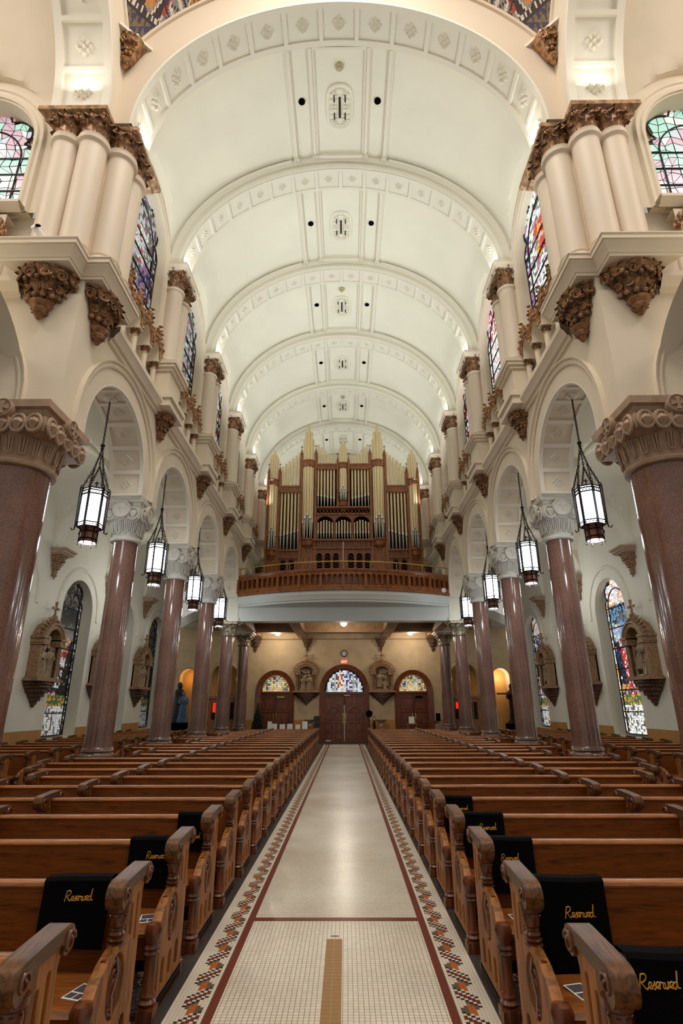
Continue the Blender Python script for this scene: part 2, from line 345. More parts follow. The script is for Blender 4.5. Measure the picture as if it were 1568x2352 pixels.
# ------------------------------------------------------------------ floor
def floor():
    mb=MB(); mb.box(-13,13,-3,31,-.3,-.004,0)                      # terrazzo everywhere
    mb.poly([(-.65,-3,.0),(.65,-3,.0),(.65,5.15,.0),(-.65,5.15,.0)],1)
    mb.poly([(-.65,5.23,.0),(.65,5.23,.0),(.65,26.6,.0),(-.65,26.6,.0)],2)
    for s in (-1,1):
        mb.poly([(s*.65,-3,.0),(s*.70,-3,.0),(s*.70,26.6,.0),(s*.65,26.6,.0)],3)
        mb.poly([(s*.70,-3,.0),(s*.912,-3,.0),(s*.912,26.6,.0),(s*.70,26.6,.0)],5)
        mb.poly([(s*.912,-3,.001),(s*1.02,-3,.001),(s*1.02,26.6,.001),(s*.912,26.6,.001)],4)
    mb.poly([(-.65,5.15,.0),(.65,5.15,.0),(.65,5.23,.0),(-.65,5.23,.0)],3)
    mb.poly([(-1.25,26.6,.002),(1.25,26.6,.002),(1.25,28.5,.002),(-1.25,28.5,.002)],7)
    for k in range(-30,51): # tan runner of larger tiles in the middle of the near aisle
        y=4.84-.045*(k+31)
        if y<-.5: break
        for q in (0,1): mb.poly([(-.062+q*.058,y-.0435,.002),(-.0055+q*.058,y-.0435,.002),(-.0055+q*.058,y,.002),(-.062+q*.058,y,.002)],6)
    mb.poly([(-.034,4.84,.002),(.024,4.84,.002),(.024,4.862,.002),(-.034,4.862,.002)],6)
    o=mb.obj('floor',[TERR,TILE,TILE2,MAROON,STRIP,GROUT,RUN,STRIP],smooth=0); struct(o)
    rows=['WWWOWBW','WWWWBWM','WWWBWMM','WWBWMMW','WBWMMWB','WWMMWBW','WMMWBWW','WMWBGWW','WWBGOWW','WBGOOGW','WWGOOGG','WWWOOGG','WWWOOGB']
    ci={'W':0,'B':1,'M':2,'O':3,'G':4}; t=.02115; g=.0011
    for s in (-1,1):
        mb=MB(); n=int(23.4/t)
        for k in range(n):
            y=3.2+k*t; row=rows[(-k)%13]
            for j in range(10):
                c=0 if j in (0,8,9) else ci[row[7-j]]
                x0=.703+j*t
                mb.poly([(s*(x0+g/2),y,.0012),(s*(x0+t-g/2),y,.0012),(s*(x0+t-g/2),y+t-g,.0012),(s*(x0+g/2),y+t-g,.0012)],c)
        struct(mb.obj('trim_%d'%(1 if s<0 else 2),[TW,TB,MAROON,TO,TG],smooth=0),'mosaic tile border along the %s edge of the centre aisle'%SN[s])
floor()
# ------------------------------------------------------------------ nave side walls
TRIM=[3]
def trim(mb,mats,label=None,smooth=35):
    o=mb.obj('trim_%d'%TRIM[0],mats,smooth=smooth); TRIM[0]+=1; return struct(o,label)
RA,VS=1.42,6.2
HOOD=[(.30,0),(.30,.03),(.34,.05),(.36,.03),(.40,.03),(.42,.08),(.45,.09),(.455,.04),(.455,0)]
def coffer_soffit(mb,path,P,d0,d1,n,ros=True,rr=.17,mi=0,rise=.035,border=.10,skip=0):
    """raised frames on the underside of an arch: P(u,v,d), path on the soffit, d0..d1 its width"""
    m=(d0+d1)/2
    for a,b in ((d0,d0+border),(d1-border,d1)):
        mb.grid(lambda q,k:P(q[0]-q[2]*k[0],q[1]-q[3]*k[0],k[1]),path,[(0,a),(rise,a),(rise,b),(0,b)],mi)
    L=[0]
    for a,b in zip(path,path[1:]): L.append(L[-1]+math.hypot(b[0]-a[0],b[1]-a[1]))
    def at(s_):
        for i in range(len(L)-1):
            if s_<=L[i+1] or i==len(L)-2:
                t=(s_-L[i])/max(1e-6,L[i+1]-L[i]); p,q=path[i],path[i+1]
                return [p[j]+(q[j]-p[j])*t for j in range(4)]
    tot=L[-1]
    for k in range(n+1):
        q0=at(max(0,tot*k/n-.045)); q1=at(min(tot,tot*k/n+.045))
        mb.grid(lambda q,k2:P(q[0]-q[2]*k2[0],q[1]-q[3]*k2[0],k2[1]),[q0,q1],[(rise,d0+border),(rise,d1-border)],mi)
        for q in (q0,q1): mb.grid(lambda h,dd:P(q[0]-q[2]*h,q[1]-q[3]*h,dd),[0,rise],[d0+border,d1-border],mi)
        if ros and k<n:
            q=at(tot*(k+.5)/n); c=Vector(P(q[0],q[1],m)); n_=(Vector(P(q[0]-q[2]*.1,q[1]-q[3]*.1,m))-c).normalized()
            b_=(Vector(P(q[0],q[1],m+.1))-c).normalized(); a_=n_.cross(b_)
            rosette(mb,c,a_,b_,n_,rr,mi)
def bay_wall(P0,uc,u0,u1,idx):
    """one bay of the arcade: P0(u,v,d) with d=0 on the nave face"""
    mb=MB(); path=archpath(uc,RA,VS,5.97,24)
    holewall(mb,u0,u1,5.97,8.2,path,P0,0); holewall(mb,u0,u1,5.97,8.2,path,P0,-.76)
    mb.grid(lambda q,d:P0(q[0],q[1],d),path,[0,-.76])
    for u in (u0,u1): mb.poly([P0(u,5.97,0),P0(u,8.2,0),P0(u,8.2,-.76),P0(u,5.97,-.76)])
    for a,b in ((u0,uc-RA),(uc+RA,u1)): mb.poly([P0(a,5.97,0),P0(b,5.97,0),P0(b,5.97,-.76),P0(a,5.97,-.76)])
    mould(mb,archpath(uc,RA,VS,5.97,24),HOOD,P0)
    coffer_soffit(mb,path,P0,-.76,0,9,mi=1,rr=.15,border=.09)
    return mb
def cornice(mb,P,us,prof,mi=0):
    mb.grid(lambda u,k:P(u,k[1],k[0]),us,prof,mi)
LEDGE=[(0,8.08),(.06,8.08),(.06,8.14),(.12,8.16),(.16,8.24),(.22,8.3),(.22,8.4),(-.3,8.4)]
for s in (-1,1):
    P0=sideP(s,4.37); w=MB()
    for i,uc in enumerate(BC):
        b=bay_wall(P0,uc,uc-1.875 if i else 7.4,min(uc+1.875,30.3),i)
        if i==0: pass
        w.v,off=w.v,len(w.v); w.v+=b.v; w.f+=[tuple(q+off for q in f) for f in b.f]; w.m+=b.m
    cornice(w,P0,[8.5,30.3],LEDGE)
    # back of the triforium and clerestory wall with window recesses
    w.grid(lambda u,v:(s*4.62,u,v),[7.4,30.3],[8.3,10.3])
    P1=sideP(s,4.45)
    for i,uc in enumerate(BC):
        u0=uc-1.875 if i else 7.9; u1=uc+1.875
        path=archpath(uc,1.24,12.0,10.15,20)
        holewall(w,u0,u1,10.15,14.2,path,P1,0)
        w.grid(lambda q,d:P1(q[0],q[1],d),path,[0,-.23])
        w.poly([P1(uc-1.3,10.0,-.23),P1(uc+1.3,10.0,-.23),P1(uc+1.3,13.4,-.23),P1(uc-1.3,13.4,-.23)])
        w.poly([P1(u0,10.15,0),P1(u1,10.15,0),P1(u1,10.15,-.5),P1(u0,10.15,-.5)])
        mould(w,archpath(uc,1.24,12.0,10.15,20),[(.04,0),(.04,.04),(.1,.06),(.13,.03),(.2,.03),(.22,.06),(.25,0)],P1)
        for q in (-1,1):  # small stops of the hood
            w.sphere(P1(uc+q*1.42,11.95,.03),.07,8)
    struct(w.obj('wall_'+SN[s],[CREAM,COFF]))
# ------------------------------------------------------------------ nave vault
def vault_z(x,y):
    b=12.3+4.0*math.sqrt(max(0,1-(x/4.5)**2)); z=b
    for yc in BC:
        t=abs(y-yc)/1.5
        if t<1: z=max(z,12.25+1.5*math.sqrt(1-t*t))
    return z
mb=MB()
xs=[4.45*sin(PI/2*k/30) for k in range(-30,31)]; ys=smoothrange(8.2,30.3,200)
mb.grid(lambda x,y:(x,y,vault_z(x,y)),xs,ys)
struct(mb.obj('ceiling',[IVORY],smooth=25))
# transverse ribs with coffers
def ell(a,b,c,n=40,t0=0,t1=PI):
    P=[]
    for k in range(n+1):
        t=t1+(t0-t1)*k/n; nx,nz=cos(t)/a,sin(t)/b; L=math.hypot(nx,nz); P.append((a*cos(t),c+b*sin(t),nx/L,nz/L))
    return P
RIBM=[(0,-.32),(0,-.36),(.05,-.40),(.10,-.40),(.12,-.36),(.2,-.36),(.22,-.42),(.27,-.46),(.34,-.46),(.36,-.40),(.5,-.40)]
for k,yc in enumerate(CY[1:]):
    mb=MB(); P=lambda u,v,d,yc=yc:(u,yc+d,v); path=ell(4.2,3.7,12.25,48)
    mb.grid(lambda q,d:P(q[0],q[1],d),path,[-.32,.32])
    mould(mb,path,RIBM,P); mould(mb,path,[(a,-d) for a,d in RIBM],P)
    coffer_soffit(mb,path,P,-.32,.32,18,rr=.14,border=.07,rise=.03)
    trim(mb,[COFF],'coffered plaster rib across the vault')
# long rails of the ceiling panels
for k,yc in enumerate(BC):
    mb=MB(); y0,y1=(yc-1.44 if k else 8.35),yc+1.44
    for x,w_ in ((.70,.07),(1.22,.06)):
        for s in (-1,1):
            for dx,h in ((0,.075),(-.055,.04) if x<1 else (.055,.04)):
                xa,xb=s*(x+dx-w_/2),s*(x+dx+w_/2); zt=vault_z(x+.05,yc)+.02
                mb.box(min(xa,xb),max(xa,xb),y0,y1,zt-h-.03,zt)
            mb.box(s*x-.07,s*x+.07,y1-.13,y1+.0,vault_z(x,yc)-.13,vault_z(x,yc))
            rosette(mb,(s*x,y1-.065,vault_z(x,yc)-.13),(1,0,0),(0,1,0),(0,0,-1),.1)
    mb.box(-.7,.7,y1-.12,y1-.03,16.15,16.3); mb.box(-.7,.7,y0,y0+.06,16.2,16.3)
    for s in (-1,1): # cove where the side panels meet the rib
        mb.grid(lambda q,d:(q[0],y1+.02-d,q[1]-.02),[p for p in ell(4.42,3.92,12.3,40) if (p[0]*s)>1.2],[.0,.07,.12])
    trim(mb,[COFF],'moulded ceiling rails of one vault bay')
# ceiling medallions with slots, speakers
NB=['first','second','third','fourth','fifth','sixth']
for k,yc in enumerate(BC):
    t=thing('ceiling_medallion','carved oval grille in the vault crown, %s bay from the crossing'%NB[k],'ceiling ornament',(0,yc+.1,16.29))
    f=MB(); N=28
    def ov(a,rx,ry): return (rx*math.copysign(abs(cos(a))**.75,cos(a)),ry*math.copysign(abs(sin(a))**.6,sin(a)))
    ang=[2*PI*j/N for j in range(N)]
    f.grid(lambda a,p:(ov(a,.30+p[0],.52+p[0])[0],ov(a,.30+p[0],.52+p[0])[1],-p[1]),ang,[(.06,0),(.05,.04),(.02,.055),(-.01,.04),(-.03,.02),(-.06,.03)],cu=True)
    f.poly([(ov(a,.25,.47)[0],ov(a,.25,.47)[1],-.03) for a in ang]); f.obj('frame',[IVORY],t)
    f=MB()
    rd=random.Random(3)
    for q in (-1,1):
        for p in (-1,1):
            for (x,y,r) in ((.12,.40,.05),(.2,.34,.04),(.08,.3,.04),(.2,.05,.045),(.12,.05,.03),(.21,.2,.035),(.06,.2,.03),(.05,.45,.03)):
                scroll(f,T(q*x,p*y,-.05)@Rx(PI/2)@S3(q,1,p),r,.012,1.5,n=12)
    for q in (-1,1): f.tube([(q*.05,-.27,-.05),(q*.05,.27,-.05)],.012)
    f.obj('scrollwork',[IVORY],t)
    f=MB(); f.box(-.022,.022,-.26,.26,-.045,-.028)
    for q in (-1,1):
        for p in (-1,1): f.box(q*.14-.015,q*.14+.015,p*.22-.09,p*.22+.09,-.045,-.028)
    f.obj('slot',[mat('slot_dark',(44,34,24),.9)],t)
    for s in (-1,1):
        z=vault_z(.97,yc)
        t=thing('ceiling_speaker','round black ceiling speaker %s of the medallion in the %s vault bay'%(SN[s],NB[k]),'speaker',(s*.97,yc-.1,z))
        f=MB(); f.lathe([(.0,-.03),(.05,-.03),(.06,-.05),(.085,-.03),(.085,0)],seg=20); f.obj('grille',[DARK],t)
for k in (0,2,4):
    f=MB(); f.lathe([(0,-.1),(.05,-.09),(.06,-.04),(.09,-.03),(.1,.02)],c=(0,BC[k]-.85,16.26),seg=14)
    tag(f.obj('smoke_detector',[mat('old_ivory',(190,178,140),.6)]),'small round detector ahead of the medallion in the %s vault bay'%NB[k],'smoke detector')
# ------------------------------------------------------------------ crossing: arches, piers, pendentives
CA=(4.12,3.8,12.4)
def crossing_face(mb,path,P,d,half):
    def out(q):
        # ray from ellipse point outward to the pendentive circle (r=5 about z=12.2), clipped at the corner
        L=0
        for _ in range(60):
            L+=.02; u,v=q[0]+q[2]*L,q[1]+q[3]*L
            if abs(u)>=half or math.hypot(u,v-12.2)>=5: break
        return L
    mb.grid(lambda q,t:P(q[0]+q[2]*out(q)*t,q[1]+q[3]*out(q)*t,d),path,[0,1])
    edge=[]
    for k in range(61):
        a=math.radians(28.4+ (151.6-28.4)*k/60); edge.append((5*cos(a),12.2+5*sin(a),cos(a),sin(a)))
    mould(mb,edge,[(-.12,0),(-.11,.05),(-.05,.06),(-.03,.03),(0,.03),(0,0)],lambda u,v,dd:P(u,v,d+dd))
mb=MB(); P=lambda u,v,d:(u,7.45-d,v); path=ell(*CA,56)
mb.grid(lambda q,d:P(q[0],q[1],d),path,[0,-.85],mi=1); crossing_face(mb,path,P,0,4.6)
mould(mb,path,[(0,-.85),(.12,-.87),(.16,-.85),(.7,-.85)],P)
coffer_soffit(mb,path,P,-.85,0,15,rr=.2,border=.12,rise=.05,mi=1)
trim(mb,[mat('warm_plaster',(226,209,188),.75),COFF],'broad coffered crossing arch in front of the nave vault')
for s in (-1,1):
    mb=MB(); P=lambda u,v,d:(s*(4.42-d),3.1+u,v); path=ell(4.12,3.8,12.4,56)
    mb.grid(lambda q,d:P(q[0],q[1],d),path,[0,-1.1],mi=1); crossing_face(mb,path,P,0,4.6)
    coffer_soffit(mb,path,P,-1.1,0,13,rr=.22,border=.15,rise=.07,mi=1)
    # plaster above the pier between the two crossing arches
    trim(mb,[CREAM,COFF],'coffered arch leading into the %s transept'%SN[s])
    mb=MB()  # transept vault and outer lunette wall
    q=ell(4.55,4.05,12.3,40)
    def tz(x,y):
        z=12.3+4.05*math.sqrt(max(0,1-((y-3.1)/4.5)**2))
        if y>3.1:
            for xc in (7.2,10.95):
                t_=abs(x-xc)/1.5
                if t_<1: z=max(z,12.25+1.5*math.sqrt(1-t_*t_))
        return z
    mb.grid(lambda y,x:(s*x,y,tz(x,y)),[3.1+4.48*sin(PI/2*k/26) for k in range(-26,27)],smoothrange(5.5,13,70))
    mb.poly([(s*13,3.1+p[0],p[1]) for p in q]); mb.poly([(s*13,-1.4,0),(s*13,7.6,0),(s*13,7.6,12.4),(s*13,-1.4,12.4)])
    struct(mb.obj('ceiling_transept',[CREAM]))
    # pendentive: tesserae on the sphere between the two arches
    mb=MB(); R_=6.6; C0=Vector((0,3.1,12.2))
    cols=[(122,104,62),(60,48,84),(226,214,196),(52,34,36),(176,72,52),(86,112,160),(208,140,60),(150,140,136),(104,60,64)]
    ms=[mat('tessera_%d'%i,c,.5,var=(25,.12)) for i,c in enumerate(cols)]
    N=200
    for i in range(N):
        for j in range(N):
            # azimuth across the corner and elevation
            az0=math.radians(45-32+64*i/N); az1=math.radians(45-32+64*(i+1)/N)
            el0=math.radians(20+32*j/N); el1=math.radians(20+32*(j+1)/N)
            pts=[C0+Vector((s*R_*cos(e)*cos(a),R_*cos(e)*sin(a),R_*sin(e))) for a,e in ((az0,el0),(az1,el0),(az1,el1),(az0,el1))]
            c=sum(pts,Vector())/4
            if abs(c.x)>4.44 or c.y>7.47 or c.z<14.5: continue
            h=(c.z-14.55); u=(i/N-.5)*64/20*1.0*5.2; # lateral metres approx
            if h<.78:
                a=(u*.9+h*.8)*3.1; b=(h*1.1-u*.35)*3.3; fr=(a%1)-(b%1); k=0 if fr>0 else 1
                if h>.72: k=3
            elif h<.88: k=2 if int(u*9)%2 else 3
            else:
                w_=sin(u*7+2*sin(h*3)); k=3 if w_<-.35 else (2 if w_<.3 else 7)
                if h>1.1 and -.45<u<.35: k=4
                if h>1.25 and .2<u<.5: k=5
                if .95<h<1.15 and -.1<u<.25: k=6
                if h>1.0 and .75<u<1.0: k=4
                if h>1.2 and .8<u<.93: k=1
                if h>1.15 and -1.0<u<-.45: k=8 if sin(u*30)>0 else 2
                if u>1.0: k=(7 if int(h*9+u*4)%3 else 2); k=3 if abs((u*6+h*2)%1-.5)<.06 else k
                if u>2.0: k=0 if int(u*7+h*9)%2 else 6
                if abs(((h*1.7+u*.6)%1)-.5)<.045: k=3
            mb.add([tuple(p) for p in pts],[(0,1,2,3)],k)
    tag(mb.obj('pendentive_mosaic',ms,smooth=0),'coloured glass mosaic in the %s corner above the crossing arch'%SN[s],'mosaic','crossing mosaics','thing')
    # bracket below the mosaic
    t=thing('gilded_corbel','gilded corbel at the foot of the mosaic in the %s upper corner'%SN[s],'corbel',(s*4.40,7.45,14.62),rz=0)
    f=MB(); f.box(-.32,.32,-.32,0,-.12,-.06,0,M=Rz(0)); f.prism([(-s*0,0,-.06),(-s*.5,0,-.06),(0,-.5,-.06)],(0,0,.08)); f.obj('shelf',[CREAM],t)
    f=MB(); foliage_corbel(f,.34,.72,.3,rows=3,seed=5); o=f.obj('carving',[GILT2],t); o.location=(-s*.08,-.08,-.1); o.rotation_euler.z=PI+s*PI/4*(-1)*(-1)
    # pier
    mb=MB()
    mb.box(min(s*4.39,s*5.4),max(s*4.39,s*5.4),7.46,8.72,8.2,17.5)
    mb.box(min(s*4.12,s*5.6),max(s*4.12,s*5.6),7.46,8.3,12.4,14.6)
    mb.box(min(s*4.44,s*5.5),max(s*4.44,s*5.5),7.23,7.5,12.4,14.4)
    trim(mb,[CREAM],'crossing pier of the %s side'%SN[s])
    # stepped cornices
    def stepped(prof,q):
        f=MB(); fy_,cx_,sy_,nx_,ey_=q
        def outline(o_): return [(5.5+o_*.7,fy_-o_),(cx_-o_,fy_-o_),(cx_-o_,sy_-o_),(nx_-o_,sy_-o_),(nx_-o_,ey_+o_*.6),(4.37,ey_+o_*.6)]
        f.grid(lambda j,p:(s*outline(p[0])[j][0],outline(p[0])[j][1],p[1]),range(6),prof)
        for p in (prof[0],prof[-1]): f.poly([(s*a,b,p[1]) for a,b in outline(p[0])]+[(s*5.5,8.2,p[1])])
        return f
    f=stepped([(-.2,8.54),(.22,8.54),(.22,8.59),(.24,8.60),(.27,8.68),(.33,8.75),(.33,8.77),(.36,8.78),(.36,8.86),(.38,8.87),(.38,8.89),(.1,8.9)],(7.22,4.66,7.65,4.29,8.5))
    trim(f,[CREAM],'stepped cornice under the %s crossing shafts'%SN[s])
    t0=thing('clustered_pier','cluster of four cream shafts with bronze capitals on the %s crossing pier'%SN[s],'pier',(s*4.6,7.7,8.9))
    for j,(x,y) in enumerate([(5.11,7.32),(4.62,7.32),(4.24,7.66),(4.24,8.12)]):
        r=.245 if j<2 else .25
        f=MB(); f.lathe([(r+.07,0),(r+.09,.05),(r+.05,.1),(r+.02,.14),(r+.04,.18),(r,.22),(r,2.60)],seg=30); t=f.obj('shaft',[SHAFT],t0); t.location=(s*(x-4.6),y-7.7,0)
        f=MB(); f.lathe([(r,2.56),(r+.05,2.60),(r+.06,2.66),(r+.03,2.69),(r+.045,2.73),(r,2.77)],seg=30); f.obj('neck_ring',[SHAFT],t)
        f=MB(); foliage_capital(f,r,r+.01,.52,n=9); o=f.obj('capital',[GILT],t); o.location=(0,0,2.72)
    f=stepped([(.02,12.1),(.14,12.13),(.16,12.2),(.24,12.24),(.27,12.26),(.27,12.36),(.0,12.38)],(7.34,4.65,7.75,4.22,8.72))
    trim(f,[mat('bronze_cornice',(160,124,92),.5,.2,kind='gilt')],'bronze cornice above the %s crossing capitals'%SN[s])
    for (x,y,rz,lab) in ((4.95,7.40,PI,'facing the crossing'),(4.37,8.0,s*PI/2,'on the nave face')):
        t=thing('gilded_corbel','large gilded acanthus corbel of the %s crossing pier, %s'%(SN[s],lab),'corbel',(s*x,y,8.55),rz)
        f=MB(); foliage_corbel(f,.54 if y<7.5 else .52,.95,.40,rows=5,seed=2); f.obj('carving',[GILT],t)
    # transept wall above the arcade, facing the crossing
    P0=lambda u,v,d:(s*u,7.4-d,v); w=MB()
    for uc in (6.8,10.55):
        b=bay_wall(P0,uc,uc-1.875 if uc>7 else 5.13,uc+1.875,0)
        off=len(w.v); w.v+=b.v; w.f+=[tuple(q+off for q in f) for f in b.f]; w.m+=b.m
        w.poly([P0(q[0],q[1],-.06) for q in archpath(uc,RA,VS,5.97,24)]); uc+=.4; path=archpath(uc,1.24,12.0,10.15,20); P1=lambda u,v,d:(s*u,7.5-d,v)
        holewall(w,uc-1.875,uc+1.875,10.15,14.6,path,P1,0); w.grid(lambda q,d:P1(q[0],q[1],d),path,[0,-.4])
        w.poly([P1(uc-1.3,10,-.4),P1(uc+1.3,10,-.4),P1(uc+1.3,13.4,-.4),P1(uc-1.3,13.4,-.4)])
        mould(w,path,[(.04,0),(.04,.04),(.1,.06),(.13,.03),(.2,.03),(.22,.06),(.25,0)],P1)
    cornice(w,P0,[5.35,12.4],LEDGE)
    cornice(w,P0,[5.75,12.4],[(0,10.05),(.05,10.07),(.14,10.16),(.14,10.22),(-.3,10.22)])
    w.grid(lambda u,v:(s*u,7.66,v),[5.2,12.4],[8.3,10.2])
    struct(w.obj('wall_transept_'+SN[s],[CREAM,COFF]))
# ------------------------------------------------------------------ stained glass
def multifoil(hw,v0,vs):
    lobes=[(0,vs+hw*.95,hw*.42)]
    for q in (-1,1): lobes+=[(q*hw*.52,vs+hw*.66,hw*.37),(q*hw*.72,vs+hw*.1,hw*.30)]
    def inside(u,v):
        if v<=vs: return abs(u)<hw and v>v0
        if math.hypot(u,v-vs)<hw*.86: return True
        return any(math.hypot(u-a,v-b)<r for a,b,r in lobes)
    return inside,lobes
GL={}
def glass(c,e):
    k=(c,e)
    if k not in GL:
        m=bpy.data.materials.new('stained_glass'); m.use_nodes=True; b=m.node_tree.nodes['Principled BSDF']; l=lin(c)
        b.inputs['Base Color'].default_value=(*[x*.5 for x in l],1); b.inputs['Roughness'].default_value=.25
        b.inputs['Emission Color'].default_value=(*l,1); b.inputs['Emission Strength'].default_value=e; GL[k]=m
    return GL[k]
def window(name,label,P,uc,v0,vs,hw,palette,paint,e,cell=.085,seed=0,bars=5):
    """P(u,v,d); paint(x,y)->palette index with x in -1..1 across, y in 0..1 up"""
    rd=random.Random(seed); ins,lobes=multifoil(hw,v0,vs); top=vs+hw*1.4
    root=link(name,None); struct(root,label)
    mb=MB(); n=int(2*hw/cell)+1; m=int((top-v0)/cell)+1; J={}
    def pt(i,j):
        if (i,j) not in J:
            e_=.0 if i in (0,n) or j==0 else .32
            J[i,j]=(-hw+2*hw*i/n+rd.uniform(-e_,e_)*cell, v0+(top-v0)*j/m+rd.uniform(-e_,e_)*cell)
        return J[i,j]
    for i in range(n):
        for j in range(m):
            q=[pt(i,j),pt(i+1,j),pt(i+1,j+1),pt(i,j+1)]
            cu=sum(p[0] for p in q)/4; cv=sum(p[1] for p in q)/4
            if not ins(cu,cv): continue
            k=paint(cu/hw,(cv-v0)/(top-v0),rd)
            sh=.90
            loops=[q]
            if rd.random()<.4: loops=[[q[0],q[1],q[2]],[q[0],q[2],q[3]]]
            for L in loops:
                a=sum(p[0] for p in L)/len(L); b=sum(p[1] for p in L)/len(L); kk=k if rd.random()<.86 else paint(cu/hw+rd.uniform(-.2,.2),(cv-v0)/(top-v0),rd)
                mb.poly([P(uc+a+(p[0]-a)*sh,b+(p[1]-b)*sh,.03) for p in L],kk)
    mb.obj('stained_glass',[glass(c,e) for c in palette],root,smooth=0)
    f=MB()
    f.poly([P(uc-hw,v0,.02),P(uc+hw,v0,.02),P(uc+hw,vs,.02),P(uc-hw,vs,.02)])
    def disc(a,b,r): f.poly([P(uc+a+r*cos(2*PI*k/24),b+r*sin(2*PI*k/24),.02) for k in range(24)])
    disc(0,vs,hw*.86)
    for L in lobes: disc(*L)
    f.obj('lead_backing',[LEAD],root,smooth=0)
    f=MB(); r=.022
    for L in lobes:
        arc=[]
        for k in range(33):
            a=L[0]+L[2]*cos(2*PI*k/32); b=L[1]+L[2]*sin(2*PI*k/32)
            if math.hypot(a,b-vs)>hw*.85 and b>vs-.02 and not any(o is not L and math.hypot(a-o[0],b-o[1])<o[2]-.005 for o in lobes): arc.append(P(uc+a,b,.04))
            else:
                if len(arc)>1: f.tube(arc,r,5)
                arc=[]
        if len(arc)>1: f.tube(arc,r,5)
    ri=hw*.78
    f.tube([P(uc-ri,v0,.045)]+[P(uc+ri*cos(PI-PI*k/20),vs+ri*sin(PI*k/20),.045) for k in range(21)]+[P(uc+ri,v0,.045)],r*.9,5)
    for q in (-1,1): f.tube([P(uc+q*hw,v0,.04),P(uc+q*hw,vs,.04)],r,5)
    for k in range(bars+1):
        v=v0+(vs-v0)*k/bars; f.tube([P(uc-hw,v,.045),P(uc+hw,v,.045)],r*.9,5)
    f.obj('bars',[IRON],root)
    return root
PAL=[(236,236,228),(196,206,214),(40,60,120),(96,140,184),(186,34,26),(30,28,30),(212,150,60),(70,104,72),(150,120,150),(206,176,190),(104,96,84),(176,222,206)]
WN=[1]
def win(label,*a,**k):
    r=window('window_%d'%WN[0],label,*a,seed=WN[0]*7,**k); WN[0]+=1; return r
def paint_scene(v):
    def f(x,y,rd):
        if abs(x)>.78: return rd.choice([0,1,10,0,6] if v!=0 else [10,5,1,10,5])
        if y>.80: return rd.choice([0,0,1,6,9] if v!=0 else [10,5,5,5,10])
        if y<.17: return rd.choice([0,0,1,10])
        if y<.24: return rd.choice([7,6,7])
        fx=x+.15*sin(y*9)
        if v==1:
            if y>.68: return rd.choice([7,5,3,3,2,10])
            if y>.56: return 3 if fx<.1 or rd.random()<.5 else rd.choice([9,0,6])
            if y>.30: return rd.choice([4,4,4,0,8]) if -.3<fx<.2 else (rd.choice([5,5,5,2]) if fx>0 else rd.choice([5,5,0,8,10]))
            return rd.choice([4,0,8,2,6]) if fx<.4 else rd.choice([2,6])
        if v==0:
            if .47<y<.60 and -.2<fx<.3: return rd.choice([4,9,4,5,6])
            if .28<y<.52 and fx<0.2: return rd.choice([1,1,0,5])
            if .22<y<.34 and fx<.1: return rd.choice([4,9,5,4])
            return 5 if rd.random()<.88 else rd.choice([2,7,10])
        if y>.62: return rd.choice([5,2,10,0])
        if .42<y<.6: return rd.choice([4,4,9,0]) if fx<.1 else 5
        return rd.choice([5,8,0,1])
    return f
def paint_cler(v):
    def f(x,y,rd):
        if v==0:   # left first: grey textured ground, pale figure
            if abs(x)>.8: return rd.choice([8,5,10,1])
            if .35<y<.62 and abs(x)<.35: return rd.choice([0,1,1,4,0])
            if y<.4 and x>.2: return rd.choice([2,8,8])
            return rd.choice([1,10,10,5,1,8])
        if v==1:
            if abs(x)>.8: return rd.choice([8,2,0])
            if .38<y<.68 and abs(x)<.33: return rd.choice([4,4,6,9])
            return rd.choice([0,0,1,0,8,7])
        if v==2: return rd.choice([0,9,0,1]) if y<.62 else rd.choice([4,8,1,4,0])
        if v==3: return rd.choice([1,11,8,5,10]) if int(y*14)%2 else rd.choice([8,9,11,10])
        if v==4: return rd.choice([4,0,10,8]) if int(y*22)%2 else rd.choice([0,5,1])
        return rd.choice([11,11,9,1,0,11]) if int(y*10)%3 else rd.choice([9,0,9])
    return f
for s in (-1,1):
    P=sideP(s,4.675)
    for i,uc in enumerate(BC):
        v={(-1,0):0,(1,0):1,(-1,1):3,(1,1):2}.get((s,i),4)
        win('clerestory stained glass of the %s wall, %s bay'%(SN[s],NB[i]),P,uc,10.15,12.0,1.08,PAL,paint_cler(v),(.5 if s<0 else 1.05)*(1 if i<5 else 1.2),cell=.1 if i<2 else .14,bars=4)
    Pt=lambda u,v,d,s=s:(s*u,7.9-d,v)
    win('clerestory stained glass of the %s transept'%SN[s],Pt,7.2,10.25,12.0,1.02,PAL,paint_cler(5),.8,cell=.2,bars=4)
